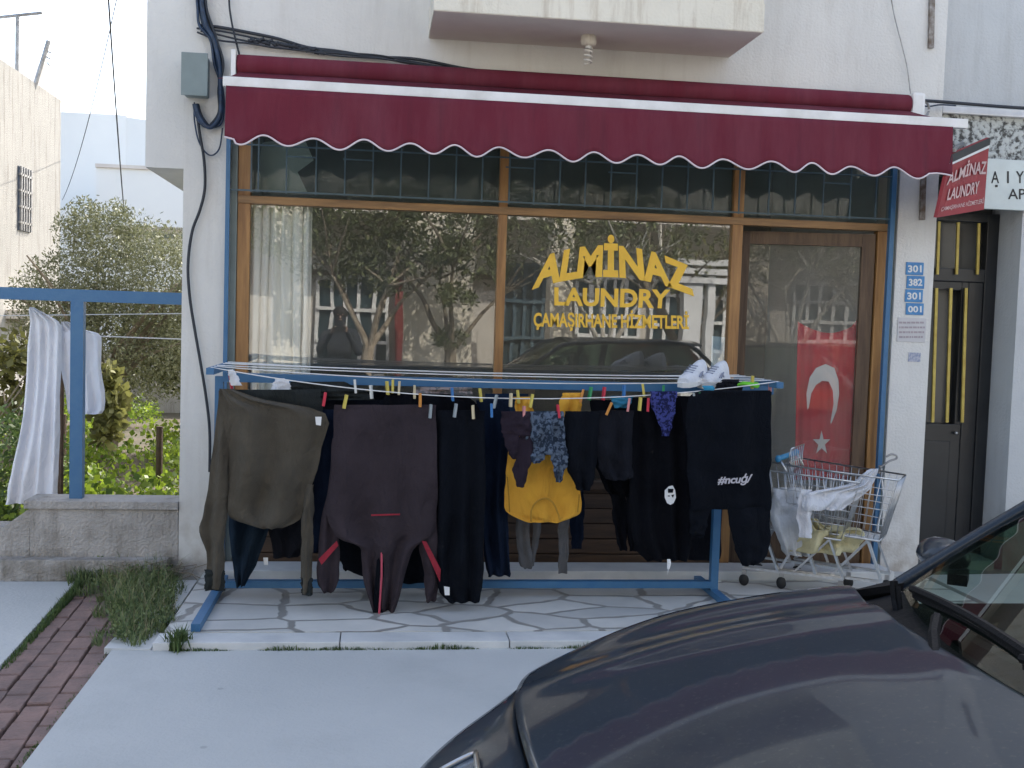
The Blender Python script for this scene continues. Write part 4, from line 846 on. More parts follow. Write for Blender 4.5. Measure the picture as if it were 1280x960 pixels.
# ================================================================== LEFT SIDE: wall, frame, sheets, garden, houses
lwz = Y(120,626,.0).z; lw2 = Y(10,660,0).z; cx_ = Y(24,640,0).x
gw = thing('garden_wall', 'low weathered concrete garden wall left of the shop pier', 'wall', (-2.2,.1,0))
b = B().cham(cx_+.06, OL-.002, .0, .22, -.1, lwz-.05, .008); b.box(-9, cx_+.059, .003, .22, -.1, lw2)
b.prism([(cx_-.10,.004,lw2),(cx_+.061,.004,lw2),(cx_+.061,.004,lwz-.05)], (0,.214,0))
b.mk('wall', M['garden_wall'], gw)
B().cham(cx_+.03, OL-.003, -.02, .24, lwz-.05, lwz, .006).mk('coping', M['garden_wall'], gw)
B().cham(-9, OL-.05, -.10, -.002, -.1, Y(80,700,-.1).z, .01).mk('plinth', M['garden_wall'], gw)
fz0 = Y(100,362,.1).z; fz1 = Y(100,377,.1).z; fr = thing('clothesline_frame', 'blue steel clothesline frame standing on the low garden wall', 'clothesline', (-2,.1,lwz))
B().bar((-9,.1,(fz0+fz1)/2),(OL-.002,.1,(fz0+fz1)/2), .06, fz0-fz1).mk('top_bar', M['blue'], fr)
pxm = Y(97,500,.1).x; B().bar((pxm,.1,lwz-.0),(pxm,.1,fz1), .075, .06).mk('post', M['blue'], fr)
b = B().tube([Y(60,418,.5), Y(228,424,.5)], .004, 5); b.tube([Y(-40,395,.5), Y(228,392,.5)], .003, 5); b.mk('line', M['white_metal'], fr)
SH = crease(mat('sheet', (.76,.77,.81), .9, (.71,.72,.77), 3, sheen=.1), .4, 7)
garment('sheet', 'large white sheet hanging left of the blue post over the wall', 'sheet', SH, [dict(rows=[(384,37,42),(395,37,62),(408,37,76),(450,34,77),(520,29,74),(580,18,72),(610,12,71),(630,8,70)], yp=.32, amp=.03, th=.004, nf=3.5, seed=61)])
garment('sheet', 'shorter white sheet hanging partly behind the blue post', 'sheet', SH, [dict(rows=[(402,76,84),(412,76,106),(421,76,126),(460,78,128),(512,84,131),(517,86,112)], yp=.36, amp=.03, th=.004, nf=3, seed=62)])
b = B(); p = Y(76,560,.9); b.tube([(p.x,.9,0),(p.x,.9,Y(76,412,.9).z)], .02, 7); tag(b.mk('garden_stake', M['dwood']), 'thin dark stake standing between the two white sheets', 'stake')
b = B(); p = Z(199,588,.3); b.tube([(p.x,p.y,0),(p.x,p.y,Y(199,533,p.y).z)], .028, 8); tag(b.mk('garden_stake', M['dwood']), 'short dark wooden stake among the bright green garden plants', 'stake')
b = B(); p = Z(78,600,.2); b.tube([(p.x,p.y,0),(p.x,p.y,.75)], .03, 8); tag(b.mk('garden_stake', M['dwood']), 'short dark stake at the foot of the left white sheet', 'stake')
# garden ground cover
flat('garden_ground', [(-16,.24),(-1.2,.24),(-1.2,16),(-16,16)], -.01, M['soil'])
b = B(); rnd = random.Random(9)
for i in range(420):
    x = rnd.uniform(-8,-1.6); y = rnd.uniform(.5,10.5); hh = .30+.22*noise.noise(Vector((x*.9,y*.9,3)))
    if noise.noise(Vector((x*.6,y*.6,9))) < -.12 and y > 3: continue
    leaves(b, (x,y,max(.08,hh*.5)), (.26,.26,max(.1,hh*.75)), 80, .058, i, cut=-1, narrow=.42)
tag(b.mk('garden_plants', M['lush'], org=(0,0,0)), 'bright sunlit green ground cover plants in the garden', 'plants', kind='stuff')
tr = thing('olive_tree', 'bushy grey-green olive tree in the garden beyond the blue frame', 'tree', (-2.9,5.4,0))
b = B()
for k, (cx, cy, cz, rr) in enumerate([(-3.35,5.4,1.7,.62),(-2.75,5.5,2.05,.85),(-2.1,5.3,1.9,.8),(-3.1,5.3,1.35,.8),(-2.4,5.2,1.3,.85),(-3.05,5.6,2.45,.5),(-1.7,5.6,1.5,.8)]):
    leaves(b, (cx,cy,cz), (rr,rr*.9,rr*.85), int(8500*rr), .048, 70+k, cut=-.05, narrow=.17)
b.mk('crown', M['olive'], tr)
b = B(); rnd = random.Random(4)
b.tube([(-2.9,5.4,0),(-2.85,5.4,.5),(-2.95,5.45,.9)], [.11,.09,.07], 8)
for k in range(16):
    a = rnd.uniform(0,6.28); e = Vector((-2.8+1.1*math.cos(a),5.4+.8*math.sin(a),rnd.uniform(1.2,2.5))); s_ = Vector((-2.93,5.43,.75)); b.tube([s_, s_*.5+e*.5+Vector((rnd.uniform(-.1,.1),0,.12)), e], [.04,.022,.008], 6)
b.mk('trunk', M['bark'], tr)
tr = thing('shade_leaves', 'dark leaf mass added as the shade under the olive tree', 'shrub', (-2.3,4.6,0)); b = B()  # dark foliage added to stand for the shade below the olive crown
for k, (cx, cz, rr) in enumerate([(-2.6,1.15,.5),(-2.1,1.1,.55),(-1.7,.9,.5)]): leaves(b, (cx,6.3,cz), (rr,.5,rr), 2200, .07, 90+k, cut=-.2, narrow=.25)
b.mk('crown', M['dleaf'], tr); B().tube([(-2.2,6.3,0),(-2.25,6.3,.8)], [.05,.03], 7).mk('trunk', M['bark'], tr)
def bush(name, label, cx, cy, cz, rr, n, m, size, seed, narrow=.3):
    b = B(); leaves(b, (cx,cy,cz), rr, n, size, seed, cut=-.1, narrow=narrow); return tag(b.mk(name, m), label, 'plant')
p = Z(135,575,.25); bush('dry_shrub', 'yellow-brown shrub behind the right white sheet', p.x, p.y, .72, (.16,.2,.42), 700, M['drybush'], .09, 101, .35)
p = Z(12,560,.3); bush('dry_shrub', 'yellowing shrub at the far left edge of the garden', p.x, p.y+.3, .95, (.35,.3,.5), 1100, M['drybush'], .09, 102, .3)
p = Y(15,600,1.2); bush('garden_bush', 'green bush left of the large white sheet behind the wall', p.x, 1.2, .45, (.4,.4,.5), 1600, M['grass'], .07, 103, .2)
b = B(); rnd = random.Random(12)
for k in range(16): p = Y(rnd.uniform(-5,24), rnd.uniform(440,560), 2.0); b.tube([(p.x-.2,2,0),(p.x+rnd.uniform(-.2,.2),2,p.z*.6),(p.x+rnd.uniform(-.3,.3),2,p.z)], .007, 5)
tag(b.mk('bare_branches', M['bark']), 'bare thin branches at the far left behind the wall', 'branches')
gb = B().box(-14, -1.0, 11.0, 11.2, -.1, .95); tag(gb.mk('boundary_wall', M['cream']), 'low sunlit beige wall closing the garden at its far end', 'wall')
# left house
HXL = -5.0; y1 = 11.0; y1 = (lambda d: CP.y + d.y*((HXL-CP.x)/d.x))(ray(75,300)); ztop = (CP + ray(75,125)*((HXL-CP.x)/ray(75,125).x)).z; z0t = (CP + ray(0,72)*((HXL-CP.x)/ray(0,72).x)).z
def XP(px, py): d = ray(px, py); return CP + d*((HXL-CP.x)/d.x)
lh = thing('old_house', 'weathered cream house with small barred window on the left', 'house', (-8,6,0))
b = B().prism([(HXL,.8,-.1),(HXL,y1,-.1),(HXL,y1,ztop),(HXL,.8,z0t+(z0t-ztop)*.35)], (-5,0,0)); b.mk('wall', M['cream'], lh)
a = XP(22,207); c = XP(37,291); b = B().box(HXL, HXL+.015, a.y, c.y, c.z, a.z); w_ = b.mk('window', mat('winblue', (.05,.07,.11), .3), lh)
b = B()
for k in range(5): y_ = a.y+(c.y-a.y)*(k+.5)/5; b.bar((HXL+.03,y_,c.z),(HXL+.03,y_,a.z), .03)
for k in range(4): z_ = c.z+(a.z-c.z)*(k+.5)/4; b.bar((HXL+.03,a.y,z_),(HXL+.03,c.y,z_), .03)
b.mk('window_bars', M['grey_metal'], w_)
a = XP(15,415); c = XP(30,500); B().box(HXL, HXL+.02, a.y, c.y, -.05, a.z).mk('door', M['garden_wall'], lh)
a = XP(7,387); c = XP(36,395); B().box(HXL, HXL+.35, a.y, c.y, a.z-.12, a.z).mk('door_canopy', M['soffit'], lh)
sd_ = XP(64,112); b = B().prism([(HXL-.05,sd_.y-1.0,sd_.z-.2),(HXL-.05,sd_.y+.2,sd_.z-.3),(HXL-.05,sd_.y+1.2,sd_.z+.15),(HXL-.05,sd_.y+.9,sd_.z+.42),(HXL-.05,sd_.y+.1,sd_.z+.38)], (-.5,0,0)); b.mk('roof_hatch', M['soffit'], lh)
def roofpt(px, py, y): return Y(px, py, y)
b = B(); p0_ = XP(26,90); q0 = Y(22,20,p0_.y); b.tube([p0_+Vector((-.05,0,-.3)), q0], .028, 6); b.tube([Y(-14,23,p0_.y), Y(53,16,p0_.y)], .022, 6); tag(b.mk('roof_antenna', M['grey_metal']), 'T-shaped antenna mast on the roof of the cream house', 'antenna')
b = B(); p0_ = XP(45,102); b.tube([p0_+Vector((-.05,0,-.2)), Y(61,51,p0_.y)], .035, 6)
for k in range(3): b.tube([Y(57+k,64+7*k,p0_.y), Y(64-k,66+8*k,p0_.y)], .01, 5)
tag(b.mk('roof_antenna', M['grey_metal']), 'leaning antenna rod on the roof of the cream house', 'antenna')
# white house behind
wh = thing('white_house', 'plain white flat-roofed house in the background beyond the garden', 'house', (-6,20,0))
HY = 19.0
a = Y(70,142,HY); c = Y(158,146,HY)
b = B().box(Y(40,142,HY+3).x, Y(158,146,HY+3).x, HY+3, HY+8, -.1, Y(120,142,HY+3).z); p1 = Y(158,146,HY+3); p2 = Y(185,160,HY); 
b.prism([(p1.x,HY+3.01,-.1),(p1.x+3.5,HY+1.2,-.1),(p1.x+3.5,HY+1.2,Y(186,163,HY+1).z),(p1.x,HY+3.01,p1.z)], (.4,4,0))
a = Y(120,208,HY); c = Y(240,285,HY); b.box(a.x, c.x+4, HY, HY+1.1, c.z, a.z); b.box(a.x-1.8, c.x+4, HY+.9, HY+2, -.1, a.z-.9)
b.mk('wall', M['house_white'], wh)
p = Y(140,285,HY+.9); q = Y(75,268,HY+2.9); 
b = B().box(Y(76,270,HY+2.98).x, Y(110,270,HY+2.98).x, HY+2.92, HY+2.98, Y(90,276,HY+2.98).z, Y(90,266,HY+2.98).z)
for k in range(4): x = Y(160+22*k,290,HY+.88).x; b.box(x, x+.25, HY+.84, HY+.89, Y(160,296,HY+.88).z, Y(160,290,HY+.88).z)
b.mk('window', M['greybox'], wh)
B().box(Y(119,207,HY-.05).x, Y(186,207,HY-.05).x+1, HY-.06, HY-.002, a.z-.02, a.z+.06).mk('parapet_edge', M['soffit'], wh)
def fcab(name, label, A_, B_, r, sag):
    A_, B_ = Vector(A_), Vector(B_); pts = [A_.lerp(B_, i/16)+Vector((0,0,-sag*4*(i/16)*(1-i/16))) for i in range(17)]; return tag(B().tube(pts, r, 6).mk(name, M['cable']), label, 'cable')
fcab('overhead_cable', 'dark overhead cable falling from the top left past the white house', Y(133,-40,2.5), Y(162,330,17), .008, .25)
fcab('overhead_cable', 'faint overhead cable slanting down left across the white house', Y(152,-30,6), Y(78,250,17), .006, .3)
# weeds at the foot of the pier
b = B(); 
rt5 = random.Random(31)
for k in range(26):
    q = Z(rt5.uniform(100,225), rt5.uniform(735,812), 0); hh = rt5.uniform(.3,1)
    blades(b, lambda rr_: (q.x+rr_.gauss(0,.02), q.y+rr_.gauss(0,.025), 0, hh), 45, .08, .0028, 600+k, 1.1)

def wf1(rnd):
    while True:
        px = rnd.uniform(118,218); py = rnd.uniform(705,806); 
        d = ((px-168)/52)**2 + ((py-750)/56)**2 + .25*noise.noise(Vector((px*.05,py*.05,0)))
        if d < 1 and not (px < 138 and py > 745): break
    p = Z(px, py, 0); return p.x, p.y, 0, 1.0*(1-.4*d)
blades(b, lambda r_: (lambda q: (q[0],q[1],q[2],q[3]*(.35+1.6*max(0,.5+noise.noise(Vector((q[0]*7,q[1]*7,1)))))))(wf1(r_)), 1500, .13, .0026, 5, 1.2)
rnd = random.Random(77)
for k in range(130):
    x_, y_, _, h_ = wf1(rnd); leaves(b, (x_,y_,.03+.12*h_*abs(noise.noise(Vector((x_*7,y_*7,1))))), (.045,.045,.045), 30, .020, 500+k, cut=-1, narrow=.4)
def wf2(rnd):
    while True:
        px = rnd.uniform(84,222)
        if noise.noise(Vector((px*.06,1,1))) > -.25+.5*rnd.random()-.2: break
    p = Y(px, 700, -.13+rnd.gauss(0,.05)); return p.x, p.y, 0, .5+.6*abs(noise.noise(Vector((px*.1,4,1))))
blades(b, wf2, 1300, .12, .003, 6, 1.0)
ww = B(); blades(ww, wf1, 420, .17, .0018, 55, 1.3); tag(ww.mk('dry_weeds', mat('straw', (.34,.30,.16), .8, (.22,.19,.1), island=True), org=(0,0,0)), 'thin dry straw-coloured blades mixed into the weeds by the pier', 'dry weeds', kind='stuff')
tag(b.mk('weed_clump', M['weed'], org=(0,0,0)), 'overgrown green weeds at the foot of the left pier and wall', 'weeds', kind='stuff')
b = B()
def wf3(rnd): t = rnd.uniform(0,1); t = t*t; p = Z(95-t*95, 733+t*100, 0); return p.x+rnd.uniform(.0,.035), p.y+rnd.uniform(-.02,.02), -.02, 1-.6*t
blades(b, wf3, 1500, .06, .003, 7, .6)
def wf4(rnd): t = rnd.uniform(0,1); p = Z(140-t*110, 814+t*141, 0); return p.x+rnd.uniform(-.03,.0), p.y, -.02, .5
blades(b, wf4, 420, .03, .003, 8, .8)
def wf5(rnd): 
    t = rnd.uniform(0,1); x = -.95+t*2.2; k = noise.noise(Vector((x*4,2,0))); return x, PY-.004+rnd.uniform(-.012,.002), -.005, max(.12, .6+k*1.6)
blades(b, wf5, 1300, .03, .0025, 9, .9)
tag(b.mk('joint_grass', M['grass'], org=(0,0,0)), 'thin grass growing in the pavement joints', 'grass', kind='stuff')
p = Z(224,810,0); b = B(); blades(b, lambda rnd: (p.x+rnd.gauss(0,.022), p.y+rnd.gauss(0,.03), 0, 1), 260, .09, .005, 10, .8); tag(b.mk('weed_tuft', M['grass']), 'small green tuft by the rack left foot', 'weed')
p = Z(205,712,0); b = B(); rnd = random.Random(8)
for k in range(60): q = Vector((p.x+rnd.gauss(0,.09), -.12+rnd.gauss(0,.05), .01)); b.tube([q, q+Vector((rnd.uniform(-.08,.08),rnd.uniform(-.05,.05),rnd.uniform(.02,.1))), q+Vector((rnd.uniform(-.15,.15),rnd.uniform(-.08,.08),rnd.uniform(0,.12)))], .0025, 4)
tag(b.mk('dry_twigs', M['bark']), 'dry tangled twigs against the left pier foot', 'twigs')

# ================================================================== CAR
CYc = -4.90; HW = .83
paint = mat('carpaint', (.013,.023,.037), .45, (.011,.020,.032), 3, metal=.0, coat=.65, spec=.12)
streaks(paint, (.10,.095,.085), .56, .72, .35, (1,1,1), 90); streaks(paint, (.09,.085,.075), .5, .8, .3, (1,1,1), 2.5)
N_ = paint.node_tree.nodes
rubber = mat('rubber', (.012,.012,.013), .7); trimb = mat('blacktrim', (.008,.008,.009), .7, (.006,.006,.007), 20, bump=.2, bscale=200, spec=.2)
car = thing('parked_car', 'dark blue-grey hatchback parked in front of the shop', 'car', (2.0,CYc,0))
def xf(s_): return .40*(abs(s_)/HW)**3.0
rowsT = [(0.03,.16,1.0),(-.02,.30,1.0),(-.035,.44,1.0),(.0,.56,1.0),(.07,.66,.92),(.18,.735,.66),(.32,.792,.30),(.52,.850,.16),(.74,.905,.10),(.95,.945,.09),(1.13,.968,.11),(1.20,.974,.13)]
NT = len(rowsT)-1
def rt_(t):
    i = min(int(t), NT-1); f = t-i; P = [rowsT[max(0,i-1)], rowsT[i], rowsT[i+1], rowsT[min(NT,i+2)]]
    return tuple(.5*((2*P[1][k])+(-P[0][k]+P[2][k])*f+(2*P[0][k]-5*P[1][k]+4*P[2][k]-P[3][k])*f*f+(-P[0][k]+3*P[1][k]-3*P[2][k]+P[3][k])*f**3) for k in range(3))
def sm(a, c, x): x = max(0,min(1,(x-a)/(c-a))); return x*x*(3-2*x)
def hull(t, q):          # q 0..1 across to the shoulder and round onto the side
    x, z, wgt = rt_(t); front = 1-sm(3.5,6.2,t)
    if q < .82: s_ = HW*.93*(q/.82)
    else: s_ = HW*(.93+.07*math.sin((q-.82)/.18*1.57))
    drop = .075*(s_/HW)**2.6*(1-.55*sm(5,8.5,t)) + .30*(1-math.cos(max(0,(q-.82)/.18)*1.57))*(.55+.45*(1-front))
    ridge = .012*math.exp(-((s_-.50)/.07)**2)*sm(5,7,t)*1.0 + .020*math.exp(-((s_-.72)/.09)**2)*sm(6,8,t)
    zz = z - drop*(1-front*.55) + ridge
    return Vector((x + xf(s_)*max(wgt,.1)*(1.0), s_, zz))
def hgrid(t0, t1, q0, q1, nt_, nq, off=0, both=True, side=1):
    rows = []
    for i in range(nt_+1):
        t = t0+(t1-t0)*i/nt_; row = []
        for j in range(nq+1):
            q = q0+(q1-q0)*j/nq; p = hull(t, abs(q)); s_ = -p.y if q < 0 else p.y
            row.append(Vector((p.x, CYc+s_*side, p.z-off)))
        rows.append(row)
    return rows
def solid(o, th): md = o.modifiers.new('s','SOLIDIFY'); md.thickness = th; md.offset = -1; return o
tH = 5.95; qh = .80
# hood seam bows forward slightly: handled by t varying with q
def grid_t(f0, f1, q0, q1, nt_, nq, side=1):
    rows = []
    for i in range(nt_+1):
        row = []
        for j in range(nq+1):
            q = q0+(q1-q0)*j/nq; t = f0(abs(q))+(f1(abs(q))-f0(abs(q)))*i/nt_; p = hull(t, abs(q)); row.append(Vector((p.x, CYc+(-p.y if q < 0 else p.y)*side, p.z)))
        rows.append(row)
    return rows
hf = lambda q: tH + .05*(q/.8)**2
hr = lambda q: 10.75 + .35*max(0,(q/.8))**5
hood = solid(B().grid(grid_t(hf, hr, -qh, qh, 40, 60)).mk('hood', paint, car, True), .02)
bump_ = solid(B().grid(grid_t(lambda q: 0, lambda q: hf(min(q,.8))-.028, -1, 1, 34, 76)).mk('front_bumper', paint, car, True), .006)
for sd_ in (1,-1):
    solid(B().grid(grid_t(lambda q: hf(.8)-.0, lambda q: 11, .806, 1, 40, 12, sd_)).mk('fender', paint, car, True), .012)
B().grid([[v-Vector((0,0,.035)) for v in r_] for r_ in hgrid(4.5, 11, -.97, .97, 20, 30)]).mk('engine_bay', M['black'], car)
# sides below the shoulder
zs = hull(11,1)
def shoulder(x):
    if x < 1.30:
        lo, hi = 3.0, 11.0
        for _ in range(30):
            md_ = (lo+hi)/2
            if hull(md_,1).x < x: lo = md_
            else: hi = md_
        return hull(lo,1).z
    return zs.z + .05*sm(1.3,3.2,x)
wheels_x = (.72, 3.18)
for sd_ in (1,-1):
    def sidepan(name, xa, xb, m=paint):
        rows = []; n = 40
        for i in range(n+1):
            x = xa+(xb-xa)*i/n; zt = shoulder(x); zb = .20
            for wx in wheels_x:
                if abs(x-wx) < .34: zb = max(zb, .30+math.sqrt(.34**2-(x-wx)**2))
            yy = HW + (.0 if x < 3.6 else -.25*((x-3.6)/.35)**2)
            row = []
            for j in range(9):
                v = j/8; z_ = zt+(zb-zt)*v; by = .022*math.sin(v*2.6)
                row.append((x, CYc+sd_*(yy+by), z_))
            rows.append(row)
        return solid(B().grid(rows).mk(name, m, car, True), .01)
    sidepan('fender', .42, 1.296); dd = sidepan('door', 1.304, 2.30); d2_ = sidepan('door', 2.308, 3.10); sidepan('rear_quarter', 3.108, 3.95)
    B().cham(2.08,2.24, CYc+sd_*(HW+.022)-.012, CYc+sd_*(HW+.022)+.025, .83,.86,.005).mk('handle', paint, dd)
    B().cham(2.90,3.04, CYc+sd_*(HW+.022)-.012, CYc+sd_*(HW+.022)+.025, .85,.88,.005).mk('handle', paint, d2_)
# greenhouse
WB = lambda s_: Vector((1.225+.135*(s_/.7)**2, s_, .975+.015*(s_/.7)**4)); WT = lambda s_: Vector((1.98+.05*(s_/.7)**2, s_*.80, 1.44-.02*(s_/.7)**2))
rows = []
for i in range(13):
    t = i/12; rows.append([(lambda a, c: Vector((a.x+(c.x-a.x)*t, CYc+a.y+(c.y-a.y)*t, a.z+(c.z-a.z)*t+.035*math.sin(3.14*t))))(WB(s_), WT(s_)) for s_ in [-.70+1.40*j/24 for j in range(25)]])
B().grid(rows).mk('windshield', glass('carglass', 1.7, (.52,.62,.55)), car, True)
rows = []
for i in range(13):
    t = i/12; x = 2.03+(3.45-2.03)*t; rows.append([Vector((x, CYc+s_, 1.445+.035*math.sin(3.14*(t*.8+.1))-.035*(s_/.56)**2)) for s_ in [-.60+1.20*j/16 for j in range(17)]])
solid(B().grid(rows).mk('roof', paint, car, True), .02)
for sd_ in (1,-1):
    ap = [Vector((1.37,CYc+sd_*.745,.985)), Vector((1.45,CYc+sd_*.725,1.045)), Vector((1.632,CYc+sd_*.665,1.187)), Vector((1.80,CYc+sd_*.62,1.305)), Vector((2.02,CYc+sd_*.585,1.42)), Vector((2.7,CYc+sd_*.60,1.455)), Vector((3.3,CYc+sd_*.60,1.43)), Vector((3.75,CYc+sd_*.66,1.05))]
    B().tube(catmull([tuple(p) for p in ap],5), .022, 8).mk('pillar', paint, car, True)
    B().bar((2.30,CYc+sd_*.77,1.0),(2.38,CYc+sd_*.62,1.42), .07, .03).mk('pillar', trimb, car)
    gl = B().prism([(1.42,CYc+sd_*.765,1.01),(2.28,CYc+sd_*.775,1.02),(2.36,CYc+sd_*.625,1.42),(2.06,CYc+sd_*.615,1.41)], (0,.004*sd_,0)); gl.mk('side_window', glass('cg%d'%sd_, 1.6, (.45,.55,.48)), car)
    gl = B().prism([(2.34,CYc+sd_*.775,1.02),(3.45,CYc+sd_*.75,1.03),(3.3,CYc+sd_*.62,1.41),(2.42,CYc+sd_*.625,1.42)], (0,.004*sd_,0)); gl.mk('side_window', glass('cgr%d'%sd_, 1.6, (.45,.55,.48)), car)
    # mirror
    mc = Vector((1.60, CYc+sd_*.93, 1.025)); mb = B()
    rows = []
    for i in range(11):
        t = i/10; r_ = math.sin(math.pi*min(max(t,.0005),.9995))**.5; rows.append([mc+Vector((-.075+.15*t*1.0 if False else -.07+.13*t, .10*r_*math.cos(a), .052*r_*math.sin(a)*(1 if math.sin(a) > 0 else .8))) for a in [2*math.pi*k/16 for k in range(16)]])
    mb.grid(rows, True); mo = mb.mk('mirror', paint, car, True); B().bar(mc+Vector((.0,-sd_*.08,-.03)), (1.56,CYc+sd_*.79,.99), .05, .03).mk('mirror_arm', trimb, mo)
    for wi, wx in enumerate(wheels_x):
        wl = B().lathe((wx, CYc+sd_*.74, .30), [(.18,-.09),(.27,-.10),(.30,-.07),(.30,.07),(.27,.10),(.18,.09)], 32, 'y').mk('wheel', rubber, car, True)
        rb = B().lathe((wx, CYc+sd_*.74+sd_*.05, .30), [(0,.0),(.05,.012),(.19,.0),(.195,-.05)], 24, 'y'); 
        for k in range(5): a = k*6.283/5; rb.bar((wx,CYc+sd_*.80,.30),(wx+.18*math.cos(a),CYc+sd_*.80,.30+.18*math.sin(a)), .045, .02, (0,1,0))
        rb.mk('rim', M['chrome'], wl, True)
    B().box(.45,3.9,CYc+sd_*.60-.02,CYc+sd_*.60+.02,.2,.72).mk('inner_arch', M['black'], car)
# cowl tray, wipers
rows = [hgrid(11.0+.02, 11.0+.02, -.86, .86, 1, 40)[0]]
b = B(); r1 = [hull(hr(min(abs(q),.8)), min(abs(q),.86)) for q in [-.9+1.8*j/50 for j in range(51)]]
A_ = []; B_ = []
for j in range(51):
    q = -.9+1.8*j/50; s_ = r1[j].y*(-1 if q < 0 else 1); a = Vector((r1[j].x+.008-.10, CYc+s_, r1[j].z-.030)); wbp = WB(max(-.72,min(.72,s_*.98))); c = Vector((wbp.x+.03, CYc+wbp.y, wbp.z+.004-.012)); A_.append(a); B_.append(c)
M_ = [a.lerp(c,.55)+Vector((0,0,-.012)) for a, c in zip(A_, B_)]
b.grid([A_, M_, B_]); b.mk('cowl_tray', trimb, car)
# raised black corner trim joining hood edge, fender and pillar
for sd_ in (1,-1):
    P = [hull(10.85,.80), hull(10.85,.90), Vector((1.46,.785,1.008)), Vector((1.37,.72,.995))]
    B().prism([Vector((p.x, CYc+sd_*p.y, p.z+.004)) for p in P], (0,0,-.02)).mk('corner_trim', trimb, car)
def wiper(p0, p1, name='wiper'):
    def gp(s_, t): a, c = WB(s_), WT(s_); return Vector((a.x+(c.x-a.x)*t, CYc+a.y+(c.y-a.y)*t, a.z+(c.z-a.z)*t+.035*math.sin(3.14*t)+.022))
    a, c = gp(*p0), gp(*p1); b = B().tube([a.lerp(c, i/10)+Vector((-.008,0,.012*math.sin(3.14*i/10))) for i in range(11)], .010, 6); b.bar(a+Vector((0,0,-.012)), c+Vector((0,0,-.012)), .012, .02)
    return b
b = wiper((.60,.02),(-.05,.06)); b.tube([(1.15,CYc+.14,.965),(1.20,CYc+.25,1.005),(1.25,CYc+.33,1.02)], .012, 6); b.mk('wiper', trimb, car)
b = wiper((.02,.05),(-.66,.08)); b.tube([(1.15,CYc-.5,.965),(1.22,CYc-.36,1.01),(1.25,CYc-.3,1.02)], .012, 6); b.mk('wiper', trimb, car)
b = B().tube([Y(1132,800,-4.33),Y(1126,786,-4.31),Y(1119,750,-4.27),Y(1117,726,-4.26)], .011, 6); b.tube([Y(1128,792,-4.31),Y(1124,750,-4.28),Y(1122,732,-4.27)], .007, 6); b.mk('washer_arm', trimb, car)
# headlights, grille, plate
HLT0, HLT = 2.1, 1.3
for sd_ in (1,-1):
    rows = []
    for i in range(9):
        t = HLT0+HLT*i/8; rows.append([(lambda p: Vector((p.x-.014, CYc+sd_*(p.y+.006), p.z+.014)))(hull(t+.10*(1-j/10), .70+.24*j/10)) for j in range(11)])
    hl = B().grid(rows).mk('headlight', mat('lens%d'%sd_, (.45,.48,.5), .08, (.2,.22,.25), 30, metal=.6, coat=1), car, True)
    ed = [rows[0][j] for j in range(11)]+[rows[i][10] for i in range(9)]+[rows[8][10-j] for j in range(11)]+[rows[8-i][0] for i in range(9)]
    B().tube([v+Vector((-.002,0,.003)) for v in ed], .006, 5).mk('headlight_rim', M['chrome'], hl)
rows = [[(lambda p: Vector((p.x-.010, CYc+p.y, p.z+.008)))(hull(4.75+.62*i/6, .09+.17*j/8)) for j in range(9)] for i in range(7)]
bd = B().grid(rows).mk('badge', mat('badge', (.30,.36,.42), .15, (.10,.14,.2), 20, metal=.7), car, True)
ed = rows[0]+[r_[-1] for r_ in rows]+rows[-1][::-1]+[r_[0] for r_ in rows[::-1]]
B().tube([v+Vector((-.002,0,.004)) for v in ed], .006, 6).mk('badge_rim', M['chrome'], bd, True)
rows = [[(lambda p: Vector((p.x-.008, CYc+(p.y if q >= 0 else -p.y), p.z)))(hull(1.3+1.3*i/6, abs(q))) for q in [-.4+.8*j/12 for j in range(13)]] for i in range(7)]
B().grid(rows).mk('grille', trimb, car)
# rear
b = B(); rows = []
for i, (x, z) in enumerate([(3.40,1.43),(3.80,1.03),(3.92,.98),(4.0,.6),(3.97,.2)]): rows.append([Vector((x-.12*(s_/.8)**2, CYc+s_*(.75 if i == 0 else .97), z)) for s_ in [-.8+1.6*j/12 for j in range(13)]])
b.grid(rows); b.mk('tailgate', paint, car, True); B().box(.45,3.9,CYc-.62,CYc+.62,.18,.24).mk('floor_pan', M['black'], car)
# interior
B().cham(1.33,1.75,CYc-.66,CYc+.66,.88,.97,.03).mk('dashboard', trimb, car)
seatm = mat('seat', (.20,.19,.17), .8, (.15,.14,.13), 8)
for sd_ in (1,-1):
    b = B(); b.cham(2.12,2.26,CYc+sd_*.37-.24,CYc+sd_*.37+.24,.55,1.12,.06); b.cham(1.75,2.25,CYc+sd_*.37-.24,CYc+sd_*.37+.24,.42,.58,.05); b.cham(2.18,2.26,CYc+sd_*.37-.12,CYc+sd_*.37+.12,1.14,1.32,.035); b.mk('front_seat', seatm, car, True)
b = B().cham(2.95,3.1,CYc-.6,CYc+.6,.5,1.15,.05); b.mk('rear_seat', seatm, car)
B().tube([(1.82+.06*math.sin(a),CYc-.37+.18*math.cos(a),.98+.17*math.sin(a)) for a in [k*.2618 for k in range(25)]], .014, 7).mk('steering_wheel', M['black'], car, True)

